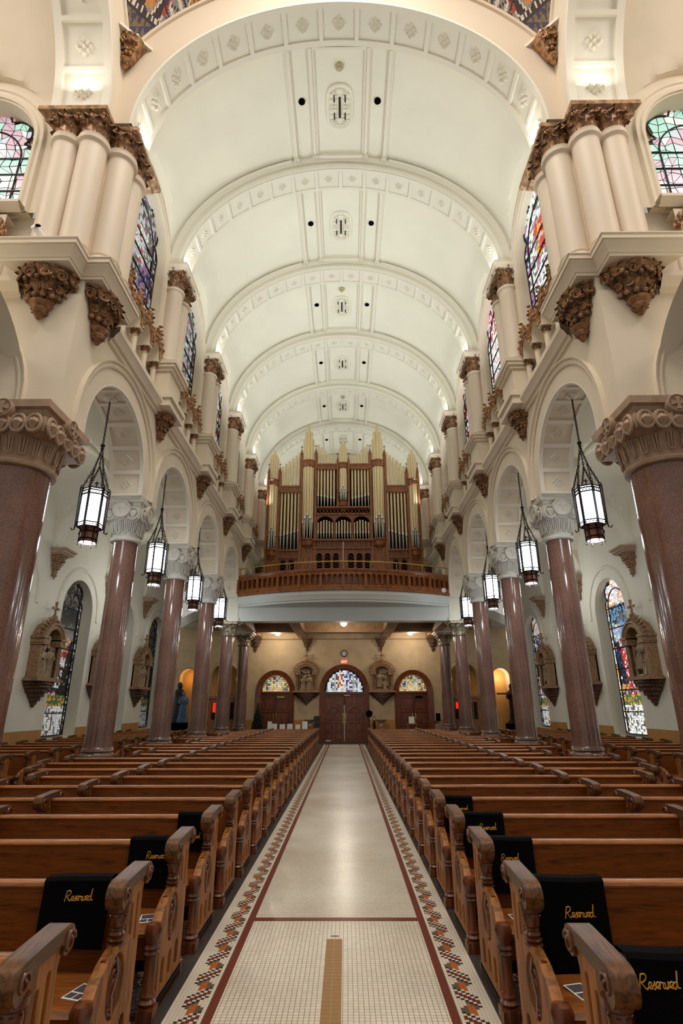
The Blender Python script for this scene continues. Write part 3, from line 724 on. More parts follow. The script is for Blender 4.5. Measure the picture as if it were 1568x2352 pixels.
# ------------------------------------------------------------------ aisles
AX=8.35
for s in (-1,1):
    P=sideP(s,AX); w=MB()
    for i,uc in enumerate([5.9]+BC[:5]):
        u0,u1=uc-1.875,uc+1.875
        path=archpath(uc,.98,4.45,.75,18)
        holewall(w,u0,u1,1.02,8.0,archpath(uc,.98,4.45,1.02,18),P,0)
        holewall(w,u0,u1,0,1.02,[(uc-.98,.75,-1,0),(uc-.98,1.02,-1,0),(uc+.98,1.02,1,0),(uc+.98,.75,1,0)],P,0,1)
        pb=archpath(uc,.98,4.45,.75,18)
        w.grid(lambda q,k:P(q[0]-(q[2] if abs(q[3])<.99 else 0)*k*.0,q[1],-k),pb,[0,.34])
        w.poly([P(uc-1.0,.7,-.34),P(uc+1.0,.7,-.34),P(uc+1.0,5.6,-.34),P(uc-1.0,5.6,-.34)])
        w.poly([P(uc-.98,.75,0),P(uc+.98,.75,0),P(uc+.98,.75,-.34),P(uc-.98,.75,-.34)])
        mould(w,archpath(uc,.98,4.45,4.3,20),[(.3,0),(.3,.03),(.35,.05),(.4,.03),(.42,0)],P)
    struct(w.obj('wall_aisle_'+SN[s],[AISLE,OCHRE]))
    Pg=sideP(s,AX+.3)
    for i,uc in enumerate(BC[:5]):
        v={(-1,2):0,(1,2):1}.get((s,i),2 if s>0 else 0)
        win('tall stained glass window of the %s aisle, %s bay from the crossing'%(SN[s],NB[i]),Pg,uc,.82,4.55,.74,PAL,paint_scene(v),(.42 if s<0 else 1.1) if i<3 else (.6 if s>0 else .12),cell=.075,bars=6)
    # groin vault of the aisle
    g=MB()
    def az(x,y):
        xc=(5.13+AX)/2; a=(AX-5.13)/2; t=min(1,abs(x-xc)/a); z=5.95+1.75*math.sqrt(max(0,1-t*t))
        k=min(range(len(BC)),key=lambda q:abs(BC[q]-y)); tt=min(1,abs(y-BC[k])/1.875)
        if y<7.7: tt=min(1,abs(y-5.9)/1.8)
        return max(z,5.95+1.75*math.sqrt(max(0,1-tt*tt)))
    g.grid(lambda x,y:(s*x,y,az(x,y)),[(5.13+AX)/2+(AX-5.13)/2*sin(PI/2*k/12) for k in range(-12,13)],smoothrange(4.2,28.5,160))
    struct(g.obj('ceiling_aisle_'+SN[s],[AISLE],smooth=20))
    r=MB()
    for y in CY:   # transverse ribs of the aisle vault
        xc=(5.13+AX)/2; pth=ell((AX-5.13)/2,1.6,5.97,20)
        pp=[(xc+q[0],q[1],q[2],q[3]) for q in pth]
        r.grid(lambda q,k:(s*(q[0]-q[2]*k[0]),y+k[1],q[1]-q[3]*k[0]),pp,[(-.2,-.28),(0,-.28),(.0,-.24),(.05,-.2),(.05,.2),(0,.24),(0,.28),(-.2,.28)])
    trim(r,[AISLE],'vault ribs of the %s aisle'%SN[s])
    for k,y in enumerate(CY[:5]):
        t=thing('carved_bracket','brown carved bracket on the %s aisle wall, %s from the crossing'%(SN[s],NB[k]),'bracket',(s*AX,y,5.93),s*PI/2)
        f=MB(); f.box(-.34,.34,0,.46,-.06,0); f.box(-.30,.30,0,.40,-.14,-.06); f.box(-.26,.26,0,.34,-.18,-.14); f.obj('shelf',[TANST],t)
        f=MB(); foliage_corbel(f,.24,.72,.3,rows=3,seed=k); o=f.obj('carving',[STATN],t); o.location=(0,0,-.16)
# ------------------------------------------------------------------ marble columns
def roman_capital(mb,r,R,z0,z1,mi=0):
    h=z1-z0
    mb.lathe([(r+.01,z0-.03),(r+.06,z0-.02),(r+.075,z0+.02),(r+.05,z0+.06),(r+.02,z0+.07),(r+.03,z0+h*.2),(r+.08,z0+h*.38),(R*.93,z0+h*.47),(R*.9,z0+h*.5)],seg=32,mi=mi)
    n=18
    for i in range(n): # tongue ornament round the bell
        a=2*PI*i/n; M=Rz(a)
        pts=[(r+.05,q*.035,z0+h*.42) for q in (-1,)]
        U=[(r+.075+.0*k,-.04*cos(PI*k/6),z0+h*.18-.04*sin(PI*k/6)) for k in range(7)]
        U=[(r+.11,-.045,z0+h*.44)]+U+[(r+.11,.045,z0+h*.44)]
        mb.tube(U,.013,5,mi,M=M); mb.tube([(r+.05,0,z0+h*.16),(r+.10,0,z0+h*.42)],.02,5,mi,M=M,taper=lambda t:.6+.6*t)
    # square block with palmette roundels
    zb,zt=z0+h*.44,z0+h*.72
    V=lambda q,z:[(q,q,z),(-q,q,z),(-q,-q,z),(q,-q,z)]
    mb.grid(lambda j,p:V(p[0],p[1])[j],range(4),[(R*.72,zb-.02),(R*.92,zb+.02),(R*.97,(zb+zt)/2),(R*.92,zt),(R*.86,zt+.02),(R*.84,zt+h*.04),(R*.9,zt+h*.13),(R,zt+h*.15),(R,z1)],mi,cu=True)
    mb.poly(V(R*.72,zb-.02),mi); mb.poly(V(R,z1),mi)
    m=5 if R>.5 else 3
    for k in range(4):
        M=Rz(k*PI/2)
        for j in range(m):
            x=(j-(m-1)/2)*2*R*.9/m; q=R*.9/m*.88; c=Vector((x,-R*.97,(zb+zt)/2)); rz=(zt-zb)*.52
            mb.tube([(x+q*cos(2*PI*i/14),-R*.97-.01,(zb+zt)/2+rz*sin(2*PI*i/14)) for i in range(14)],.024*(R/.6+.2),6,mi,closed=True,M=M)
            for i in range(5):
                a=PI/2+(i-2)*.5
                mb.tube([(x,-R*.97-.01,(zb+zt)/2-rz*.75),(x+q*.5*cos(a),-R*.99-.02,(zb+zt)/2+rz*.1*sin(a)),(x+q*.75*cos(a),-R*.98-.01,(zb+zt)/2-rz*.1+rz*.7*sin(a))],.026*(R/.6+.1),5,mi,M=M,taper=lambda t:.5+.9*sin(PI*t)+.2)
            for q2 in (-1,1): scroll(mb,M@T(x+q2*q*.5,-R*.985,(zb+zt)/2+rz*.35),q*.25,.01,1.3,mi,n=10)
def disc_boss(mb,R,zc,r,mi=0,cross=True):
    for k in range(1):
        M=Rz(k*PI/2)@T(0,-R,zc)@Rx(PI/2)
        mb.lathe([(0,.055),(r*.85,.055),(r*.88,.075),(r*.97,.07),(r,.05),(r,-.12)],seg=28,mi=mi,M=M)
        if cross:
            for a in range(4):
                A=M@Rz(a*PI/2); mb.add([(-.1*r,0,.085),(.1*r,0,.085),(.26*r,.7*r,.08),(-.26*r,.7*r,.08),(-.1*r,0,.05),(.1*r,0,.05),(.26*r,.7*r,.05),(-.26*r,.7*r,.05)],[(0,1,2,3),(1,5,6,2),(2,6,7,3),(3,7,4,0)],mi,A)
        else: mb.tube([(0,-.5*r,.06),(0,.5*r,.06)],.012,5,mi,M=M); mb.tube([(-.45*r,.3*r,.06),(0,.05*r,.06),(.45*r,.3*r,.06)],.01,5,mi,M=M)
ORD=['nearest','second','third','fourth','fifth','sixth']
CAPM={}
for s in (-1,1):
    for k,y in enumerate(CY):
        big=k==0; r=.46 if big else .262; x=4.99 if big else 4.77; R=.66 if big else .42
        z0=5.03 if k<4 else 4.33
        t=thing('granite_column','%s red granite column of the %s arcade, counted from the crossing'%(ORD[k],SN[s]),'column',(s*x,y,0))
        key=('sh',big,k>=4)
        if key not in CAPM:
            f=MB(); f.lathe([(r*(1.0 if big else 1.04),.44 if big else .86),(r*(1 if big else 1.02),.95),(r,1.1),(r*.975,z0-.3),(r*.98,z0)],seg=48,caps=False); a=f.mesh('shaft',[MARBLE])
            f=MB(); q=r*(1.06 if big else 1.25); f.box(-q,q,-q,q,0,.12); f.lathe([(q*.93,.12),(q*.93,.58),(q,.6),(q*1.03,.66),(q,.73),(q*.9,.755),(q*.86,.78),(q*.93,.8),(q*.9,.84),(r*1.05,.87)],seg=36); 
            if big: f.v=[(a_,b_,c_*.5) for a_,b_,c_ in f.v]
            b=f.mesh('base',[mat('brown_marble_base',(120,92,80),.25,coat=.4,kind='granite')])
            f=MB()
            if k<4: roman_capital(f,r,R,z0,5.97)
            else:
                f.lathe([(r,z0-.03),(r+.05,z0),(r+.03,z0+.04)],seg=24); g=MB(); foliage_capital(g,r,R*.8,.46,n=9)
                f.add([(a_,b_,c_+z0+.02) for a_,b_,c_ in g.v],g.f); f.box(-R,R,-R,R,z0+.47,z0+.56)
            c=f.mesh('capital',[TANST if big else (GREYST if k<4 else mat('silvered_capital',(150,136,112),.4,.3,kind='gilt'))])
            f=MB()
            if k<4: disc_boss(f,R,5.66 if not big else 5.80,.2 if not big else .15,cross=big)
            d=f.mesh('roundel',[TANST if big else GREYST]) if k<4 else None
            CAPM[key]=(a,b,c,d)
        a,b,c,d=CAPM[key]
        link('shaft',a,t); link('base',b,t); link('capital',c if k<5 else c,t)
        if d:
            for q in range(4): link('roundel',d,t,(0,0,0),q*PI/2)
# entablature blocks above the two columns that carry the balcony
for s in (-1,1):
    f=MB()
    for y in CY[4:]:
        f.box(min(s*4.33,s*5.2),max(s*4.33,s*5.2),y-.42,y+.42,4.89,5.97)
        f.box(min(s*4.28,s*5.25),max(s*4.28,s*5.25),y-.47,y+.47,4.89,5.02); f.box(min(s*4.25,s*5.3),max(s*4.25,s*5.3),y-.5,y+.5,5.85,5.99)
    trim(f,[AISLE],'entablature blocks over the rear columns on the %s'%SN[s])
# ------------------------------------------------------------------ clerestory shafts, pedestals, triforium
PED={}
def ped_meshes():
    f=MB(); f.box(-.52,.52,0,.40,8.2-8.2,.08); f.box(-.5,.5,0,.38,.08,.2); f.box(-.55,.55,0,.44,.2,.32); a=f
    f.box(-.42,.42,-.1,.28,.32,1.02); f.box(-.47,.47,-.1,.34,.98,1.06); f.box(-.52,.52,-.1,.40,1.06,1.14); f.box(-.55,.55,-.1,.44,1.14,1.24)
    f.box(-.47,.47,-.1,.34,.32,.40)
    PED['ped']=f.mesh('pedestal',[CREAM])
    f=MB(); r=.215
    for q in (-.25,.25): f.lathe([(r+.05,1.24),(r+.07,1.28),(r+.02,1.34),(r,1.4),(r,3.36),(r+.045,3.40),(r+.045,3.45),(r+.01,3.48)],c=(q,.09,0),seg=24)
    PED['sh']=f.mesh('shafts',[SHAFT])
    f=MB()
    for q in (-.25,.25):
        g=MB(); foliage_capital(g,r,r+.05,.52,n=8); f.add([(a_+q,b_+.09,c_+3.46) for a_,b_,c_ in g.v],g.f)
    PED['cap']=f.mesh('capital',[GILT])
    f=MB(); f.box(-.54,.54,-.05,.42,3.96,4.02); f.box(-.58,.58,-.05,.47,4.02,4.12); f.box(-.54,.54,-.1,.42,4.12,4.2)
    PED['ent']=f.mesh('cornice_block',[CREAM])
    f=MB(); foliage_corbel(f,.33,.72,.36,rows=4,seed=9); PED['cor']=f.mesh('carving',[GILT])
ped_meshes()
for s in (-1,1):
    for k,y in enumerate(CY[1:]):
        t=thing('wall_shaft','pair of cream shafts with gilded capital, %s pier along the %s clerestory'%(NB[k],SN[s]),'column',(s*4.37,y,8.2),s*PI/2)
        for key,nm in (('ped','pedestal'),('sh','shaft'),('cap','capital'),('ent','cornice_block')): link(nm,PED[key],t)
        t=thing('gilded_corbel','gilded scroll corbel under the %s pier of the %s clerestory'%(NB[k],SN[s]),'corbel',(s*4.37,y,8.2),s*PI/2)
        link('carving',PED['cor'],t)
def tri_meshes():
    n=4; sp=.61; f=MB(); P=lambda u,v,d:(u,d,v)
    for j in range(n):
        uc=(j-(n-1)/2)*sp; path=archpath(uc,.235,1.3,None,12)
        holewall(f,uc-sp/2,uc+sp/2,1.16,1.78,[(uc-.235,1.16,-1,0)]+path+[(uc+.235,1.16,1,0)],P,.12)
        f.grid(lambda q,d:P(q[0],q[1],d),[(uc-.235,1.16)]+[(q[0],q[1]) for q in path]+[(uc+.235,1.16)],[.12,-.22])
    f.poly([P(-n*sp/2,1.78,.12),P(n*sp/2,1.78,.12),P(n*sp/2,1.78,-.25),P(-n*sp/2,1.78,-.25)])
    for j in range(n+1):
        u=(j-n/2)*sp; f.box(u-.075,u+.075,-.24,.14,1.13,1.18)
    wall=f.mesh('arch_band',[CREAM])
    f=MB()
    for j in range(n):
        uc=(j-(n-1)/2)*sp; path=archpath(uc,.235,1.3,1.18,12)
        mould(f,path,[(.0,.12),(.0,.15),(.03,.165),(.05,.15),(.06,.12)],P)
        for q in path[::1]: f.sphere(P(q[0]+q[2]*.075,q[1]+q[3]*.075,.14),.014,5)
        for k in range(9): # crest of leaves climbing the arch
            a=PI*(k+.5)/9; rr=.30; M=T(uc+rr*cos(a),.14,1.3+rr*1.0*sin(a))@Ry(PI/2-a)
            leaf(f,M,.14+(.10 if k==4 else 0),.13,.45); f.sphere((uc+.325*cos(a+.15),.155,1.3+.325*sin(a+.15)),.033,7)
            scroll(f,T(uc+.33*cos(a),.15,1.3+.33*sin(a)),.035,.011,1.4,n=10)
        f.sphere(P(uc,1.78,.16),.05,7); leaf(f,T(uc,.14,1.76),.2,.12,.8); leaf(f,T(uc-.06,.14,1.68)@Ry(-.5),.16,.1,.8); leaf(f,T(uc+.06,.14,1.68)@Ry(.5),.16,.1,.8)
    crest=f.mesh('gilded_crest',[GILT2])
    f=MB(); r=.065; f.box(-.1,.1,-.1,.1,.2,.28); f.lathe([(r+.03,.28),(r+.035,.31),(r+.005,.35),(r,.38),(r,.93),(r+.02,.95),(r,.97)],seg=14); col=f.mesh('colonnette',[SHAFT])
    f=MB(); g=MB(); foliage_capital(g,r,.075,.16,n=6); f.add([(a,b,c+.97) for a,b,c in g.v],g.f); cap=f.mesh('capital',[GILT])
    return wall,crest,col,cap,n,sp
TM=tri_meshes()
def triforium(x,y,rz,label,n=None):
    t=thing('triforium_arcade',label,'arcade',(x,y,8.2),rz)
    link('arch_band',TM[0],t); link('gilded_crest',TM[1],t)
    for j in range(TM[4]+1):
        c=link('colonnette',TM[2],t,((j-TM[4]/2)*TM[5],-.0,0)); link('capital',TM[3],c)
for s in (-1,1):
    for k,y in enumerate(BC[:5]): triforium(s*4.45,y+(.1 if k==0 else 0),s*PI/2,'small gilded arcade below the %s clerestory, %s bay'%(SN[s],NB[k]))
    triforium(s*7.2,7.5,PI,'small gilded arcade on the %s transept wall'%SN[s])
# ------------------------------------------------------------------ pendant lanterns
def lantern_parts():
    out={}
    f=MB(); f.lathe([(0,-.02),(.10,-.02),(.14,-.06),(.05,-.09),(.05,-.12),(0,-.12)],seg=12); out['canopy']=f.mesh('ceiling_rose',[COFF])
    f=MB()
    def chain(a,b,n,r=.016):
        a=Vector(a);b=Vector(b); d=(b-a)
        for k in range(n):
            c=a+d*(k+.5)/n; L=d.length/n*.62
            M=T(*c)@d.to_track_quat('Z','Y').to_matrix().to_4x4()@Rz((k%2)*PI/2)
            f.tube([(r*cos(2*PI*i/8),0,L*sin(2*PI*i/8)) for i in range(8)],.0085,4,closed=True,M=M)
    chain((0,0,-.1),(0,0,-1.1),20)
    f.sphere((0,0,-1.12),.045,10); f.lathe([(.02,-1.22),(.035,-1.19),(.02,-1.15)],seg=8)
    hexa=[(cos(PI/6+k*PI/3),sin(PI/6+k*PI/3)) for k in range(6)]
    for k in range(3):
        a=hexa[2*k]; b=hexa[2*k+1]; m=((a[0]+b[0])/2*.11,(a[1]+b[1])/2*.11,-1.62)
        chain((0,0,-1.2),m,8); f.sphere(m,.022,7)
        chain(m,(a[0]*.245,a[1]*.245,-2.08),8); chain(m,(b[0]*.245,b[1]*.245,-2.08),8)
    out['chains']=f.mesh('chains',[IRON])
    f=MB(); R=.225; zt,zb=-2.1,-2.86
    for k in range(6):
        a=hexa[k]; b=hexa[(k+1)%6]; A=Vector((a[0]*R,a[1]*R,0)); B=Vector((b[0]*R,b[1]*R,0))
        f.tube([A+Vector((0,0,zt+.03)),A+Vector((0,0,zb))],.019,6)
        f.tube([(a[0]*.265,a[1]*.265,zt+.02),(a[0]*.255,a[1]*.255,zb+.02),(a[0]*.26,a[1]*.26,zb-.06),(a[0]*.30,a[1]*.30,zb-.08),(a[0]*.32,a[1]*.32,zb-.04)],.013,5)
        f.tube([(a[0]*.225,a[1]*.225,zt+.02),(a[0]*.265,a[1]*.265,zt+.02),(a[0]*.25,a[1]*.25,zt+.07)],.013,5)
        for z in (zt,zt-.035,zt-.115,zb+.08,zb): f.tube([A+Vector((0,0,z)),B+Vector((0,0,z))],.013,5)
        for j in range(4):
            c=A+(B-A)*(j+.5)/4+Vector((0,0,zt-.075)); d=(B-A).normalized()
            f.tube([c+d*.026*cos(2*PI*i/8)+Vector((0,0,.03*sin(2*PI*i/8))) for i in range(8)],.007,4,closed=True)
            f.box(-.008,.008,-.008,.008,-.012,.012,M=T(*(A+(B-A)*(j+.5)/4+Vector((0,0,zb+.04)))))
        f.add([A+Vector((0,0,zt+.01)),B+Vector((0,0,zt+.01)),(0,0,zt+.10)],[(0,1,2)])
        a2=(a[0]*.155,a[1]*.155)
        f.tube([(a2[0],a2[1],zb),(a2[0],a2[1],zb-.30),(a2[0]*.9,a2[1]*.9,zb-.34),(a2[0]*1.12,a2[1]*1.12,zb-.345)],.012,5)
    for z in (zb-.08,zb-.22): f.tube([(.158*cos(2*PI*i/18),.158*sin(2*PI*i/18),z) for i in range(18)],.013,5,closed=True)
    f.tube([(0,0,zt+.1),(0,0,zt+.2)],.012,5); f.tube([(-.035,0,zt+.16),(.035,0,zt+.16)],.012,5)
    out['frame']=f.mesh('frame',[IRON])
    f=MB(); q=R*.955
    f.grid(lambda k,z:(hexa[k][0]*q,hexa[k][1]*q,z),range(6),[zb+.01,zt-.005],cu=True); out['glass']=f.mesh('glass_shade',[GLOW],0)
    f=MB(); f.lathe([(.14,zb-.005),(.145,zb-.29)],seg=24,caps=False); f.lathe([(.225,zb),(.13,zb-.005)],seg=6,caps=False,M=Rz(PI/6)); out['drum']=f.mesh('drum',[COPPER])
    f=MB(); f.lathe([(0,zb-.27),(.135,zb-.27)],seg=24,caps=False); out['lens']=f.mesh('bottom_lens',[GLOW],0)
    return out
LP=lantern_parts()
for s in (-1,1):
    for k,y in enumerate(BC[:4]):
        t=thing('pendant_lantern','%s hexagonal lit lantern hanging in the %s arcade, counted from the crossing'%(ORD[k],SN[s]),'lantern',(s*4.76,y+.12,7.66))
        for key,nm in (('canopy','ceiling_rose'),('chains','chain'),('frame','frame'),('glass','glass_shade'),('drum','drum'),('lens','bottom_lens')): link(nm,LP[key],t)
        lamp('POINT','lantern_light',(s*4.76,y+.12,4.42),34,(.84,.94,1),radius=.12)
# ------------------------------------------------------------------ balcony and space below
def fy(x): return 22.3-1.3*(1-(x/4.37)**2)
XS=smoothrange(-4.37,4.37,44)
f=MB()
FP=[(0,5.45),(-.06,5.47),(-.06,5.53),(-.12,5.56),(-.16,5.66),(-.22,5.74),(-.22,5.82),(-.26,5.86),(.1,5.88)]
f.grid(lambda x,p:(x,fy(x)+.2+p[0],p[1]),XS,FP)
f.grid(lambda x,t:(x,fy(x)+.2+(22.42-fy(x)-.2)*t,5.45-.0*t),XS,[0,1])                        # soffit
f.grid(lambda x,t:(x,fy(x)-.05+(30.3-fy(x))*t,5.88),XS,[0,1])
f.box(-4.37,4.37,22.4,22.95,4.9,5.45)
for s in (-1,1):
    f.grid(lambda t,p:(s*(5.13+3.22*t),22.75+5.45*t+p[0],p[1]),[0,1],FP)
    f.prism([(s*5.0,22.9,5.45),(s*5.13,22.9,5.45),(s*8.33,28.3,5.45),(s*8.33,28.5,5.45),(s*5.0,28.5,5.45)],(0,0,.43))
f.box(-4.37,4.37,22.4,30.3,5.5,5.86)
trim(f,[mat('balcony_plaster',(206,210,202),.7)],'curved plaster front of the organ balcony')
f=MB()
for x in (-2.1,2.1): f.box(x-.24,x+.24,22.95,28.5,4.95,5.5)
f.box(-4.37,4.37,26.3,26.8,4.95,5.5); f.box(-4.37,4.37,22.95,23.1,4.93,5.5)
for s in (-1,1): f.box(min(s*4.2,s*4.6),max(s*4.2,s*4.6),22.9,28.5,4.95,5.5); f.box(min(s*4.6,s*7.0),max(s*4.6,s*7.0),26.3,26.8,5.1,5.45)
for k in range(26):
    for x in (-2.1,2.1): f.box(x-.2,x+.2,23.1+k*.2,23.2+k*.2,4.93,4.95)
trim(f,[mat('brown_beam',(140,108,78),.6,var=(4,.1))],'brown beams under the balcony')
f=MB(); f.box(-5.0,5.0,22.95,28.5,5.4,5.5); o=f.obj('ceiling_balcony',[mat('soffit_plaster',(196,176,134),.8)]); struct(o)
# wooden parapet
t=thing('balcony_parapet','curved oak parapet with arched panels in front of the organ','balustrade')
f=MB(); dn=lambda x:0
f.grid(lambda x,p:(x,fy(x)+p[0],p[1]),XS,[(-.02,5.88),(-.05,5.9),(-.05,5.98),(-.02,6.0),(-.02,6.12),(-.05,6.14),(-.03,6.16),(.05,6.16)])
f.grid(lambda x,p:(x,fy(x)+p[0],p[1]),XS,[(.15,5.88),(.15,6.6)])
f.grid(lambda x,p:(x,fy(x)+p[0],p[1]),XS,[(.05,6.56),(-.02,6.56),(-.02,6.62),(-.06,6.66),(-.08,6.7),(-.08,6.75),(.12,6.76),(.12,6.6)])
f.obj('rail_panel',[ORGW],t)
NPA=40; 
f=MB(); g=MB()
for j in range(NPA):
    xc=-4.37+8.74*(j+.5)/NPA; hw=8.74/NPA/2; dy=(fy(xc+.01)-fy(xc-.01))/.02; M=T(xc,fy(xc),0)@Rz(math.atan(dy))
    P=lambda u,v,d:tuple(M@Vector((u,-d,v)))
    path=[(-hw*.68,6.17,-1,0)]+archpath(0,hw*.68,6.46,None,8)+[(hw*.68,6.17,1,0)]
    holewall(f,-hw,hw,6.16,6.57,path,P,.025); f.grid(lambda q,d:P(q[0],q[1],d),path,[.025,-.14])
    if j%4==0:
        f.box(-hw-.05,-hw+.05,-.06,.03,6.0,6.62,M=M)
        f.box(-hw-.065,-hw+.065,-.075,.03,6.5,6.58,M=M)
        if j: pass
    else: f.lathe([(.022,6.16),(.025,6.2),(.016,6.22),(.016,6.42),(.026,6.46),(.03,6.5)],c=(-hw,-.035,0),seg=8,M=M)
f.obj('arcading',[ORGW],t); 
t=thing('brass_rail','thin brass handrail above the balcony parapet','railing')
f=MB(); f.tube([(x,fy(x)+.02,7.05) for x in XS],.022,6); f.obj('handrail',[BRASS],t)
for j in range(9):
    x=-4.3+8.6*j/8; f=MB(); f.tube([(x,fy(x)+.02,6.74),(x,fy(x)+.02,7.05)],.017,6); f.lathe([(.04,6.75),(.02,6.78)],c=(x,fy(x)+.02,0),seg=8); f.obj('post',[BRASS],t)
f=MB(); f.lathe([(0,-.02),(.085,-.02),(.1,0),(.1,.05)],seg=20,M=T(4.1,fy(4.1)-.1,6.08)@Rx(PI/2)@Ry(PI)); tag(f.obj('wall_clock',[mat('white_enamel',(235,238,240),.4)]),'small white round device at the right end of the parapet','device')
# back wall below the balcony
P=lambda u,v,d:(u,28.5-d,v); w=MB()
DOORS=[(0,1.0,2.26,1.22,3.62),(-3.43,.72,2.3,.94,3.34),(3.43,.72,2.3,.94,3.34)]
def backwall(w):
    spans=[]
    segs=[(-8.6,-7.35,('n',-7.85,.42,3.0)),(-7.35,-4.9,('n',-6.05,.74,2.9)),(-4.9,-2.15,('d',-3.43,.94,2.4)),(-2.15,2.15,('d',0,1.22,2.4)),(2.15,4.9,('d',3.43,.94,2.4)),(4.9,7.35,('n',6.05,.74,2.9)),(7.35,8.6,('n',7.85,.42,3.0))]
    for u0,u1,(k,uc,r,vs) in segs:
        path=archpath(uc,r,vs,0,20); holewall(w,u0,u1,0,5.5,path,P,0)
        w.grid(lambda q,d:P(q[0],q[1],d),path,[0,-.35 if k=='d' else -.8])
        if k=='n':
            mould(w,archpath(uc,r,vs,0,20),[(.04,0),(.04,.04),(.1,.06),(.14,.03),(.15,0)],P)
            w.poly([P(uc-r-.1,0,-.8),P(uc+r+.1,0,-.8),P(uc+r+.1,vs+r+.1,-.8),P(uc-r-.1,vs+r+.1,-.8)],2)
        else: w.poly([P(uc-r-.1,0,-.35),P(uc+r+.1,0,-.35),P(uc+r+.1,vs+r+.1,-.35),P(uc-r-.1,vs+r+.1,-.35)],1)
    for a,b in ((-8.35,-8.27),(-7.43,-6.79),(-5.31,-4.37),(-2.49,-1.22),(1.22,2.49),(4.37,5.31),(6.79,7.43)):
        w.poly([P(a,0,.01),P(b,0,.01),P(b,1.0,.01),P(a,1.0,.01)],3)
    w.box(-4.2,4.2,28.44,28.5,4.84,4.9,4)
backwall(w); struct(w.obj('wall_back',[BACKW,DARK,mat('orange_lit_plaster',(214,160,84),.7),OCHRE,mat('brown_beam',(140,108,78),.6)]))  # orange light inside the niche is put into its plaster colour
w=MB(); w.poly([(-5,30.3,5.5),(5,30.3,5.5),(5,30.3,17),(-5,30.3,17)]); w.grid(lambda q,d:(q[0],30.0+d,q[1]),ell(3.6,3.0,12.2,30),[0,.3]); mould(w,ell(3.6,3.0,12.2,30),[(0,0),(.1,.06),(.2,.03),(.3,.06),(.4,0)],lambda u,v,d:(u,30.0-d,v)); struct(w.obj('wall_gallery',[IVORY]))
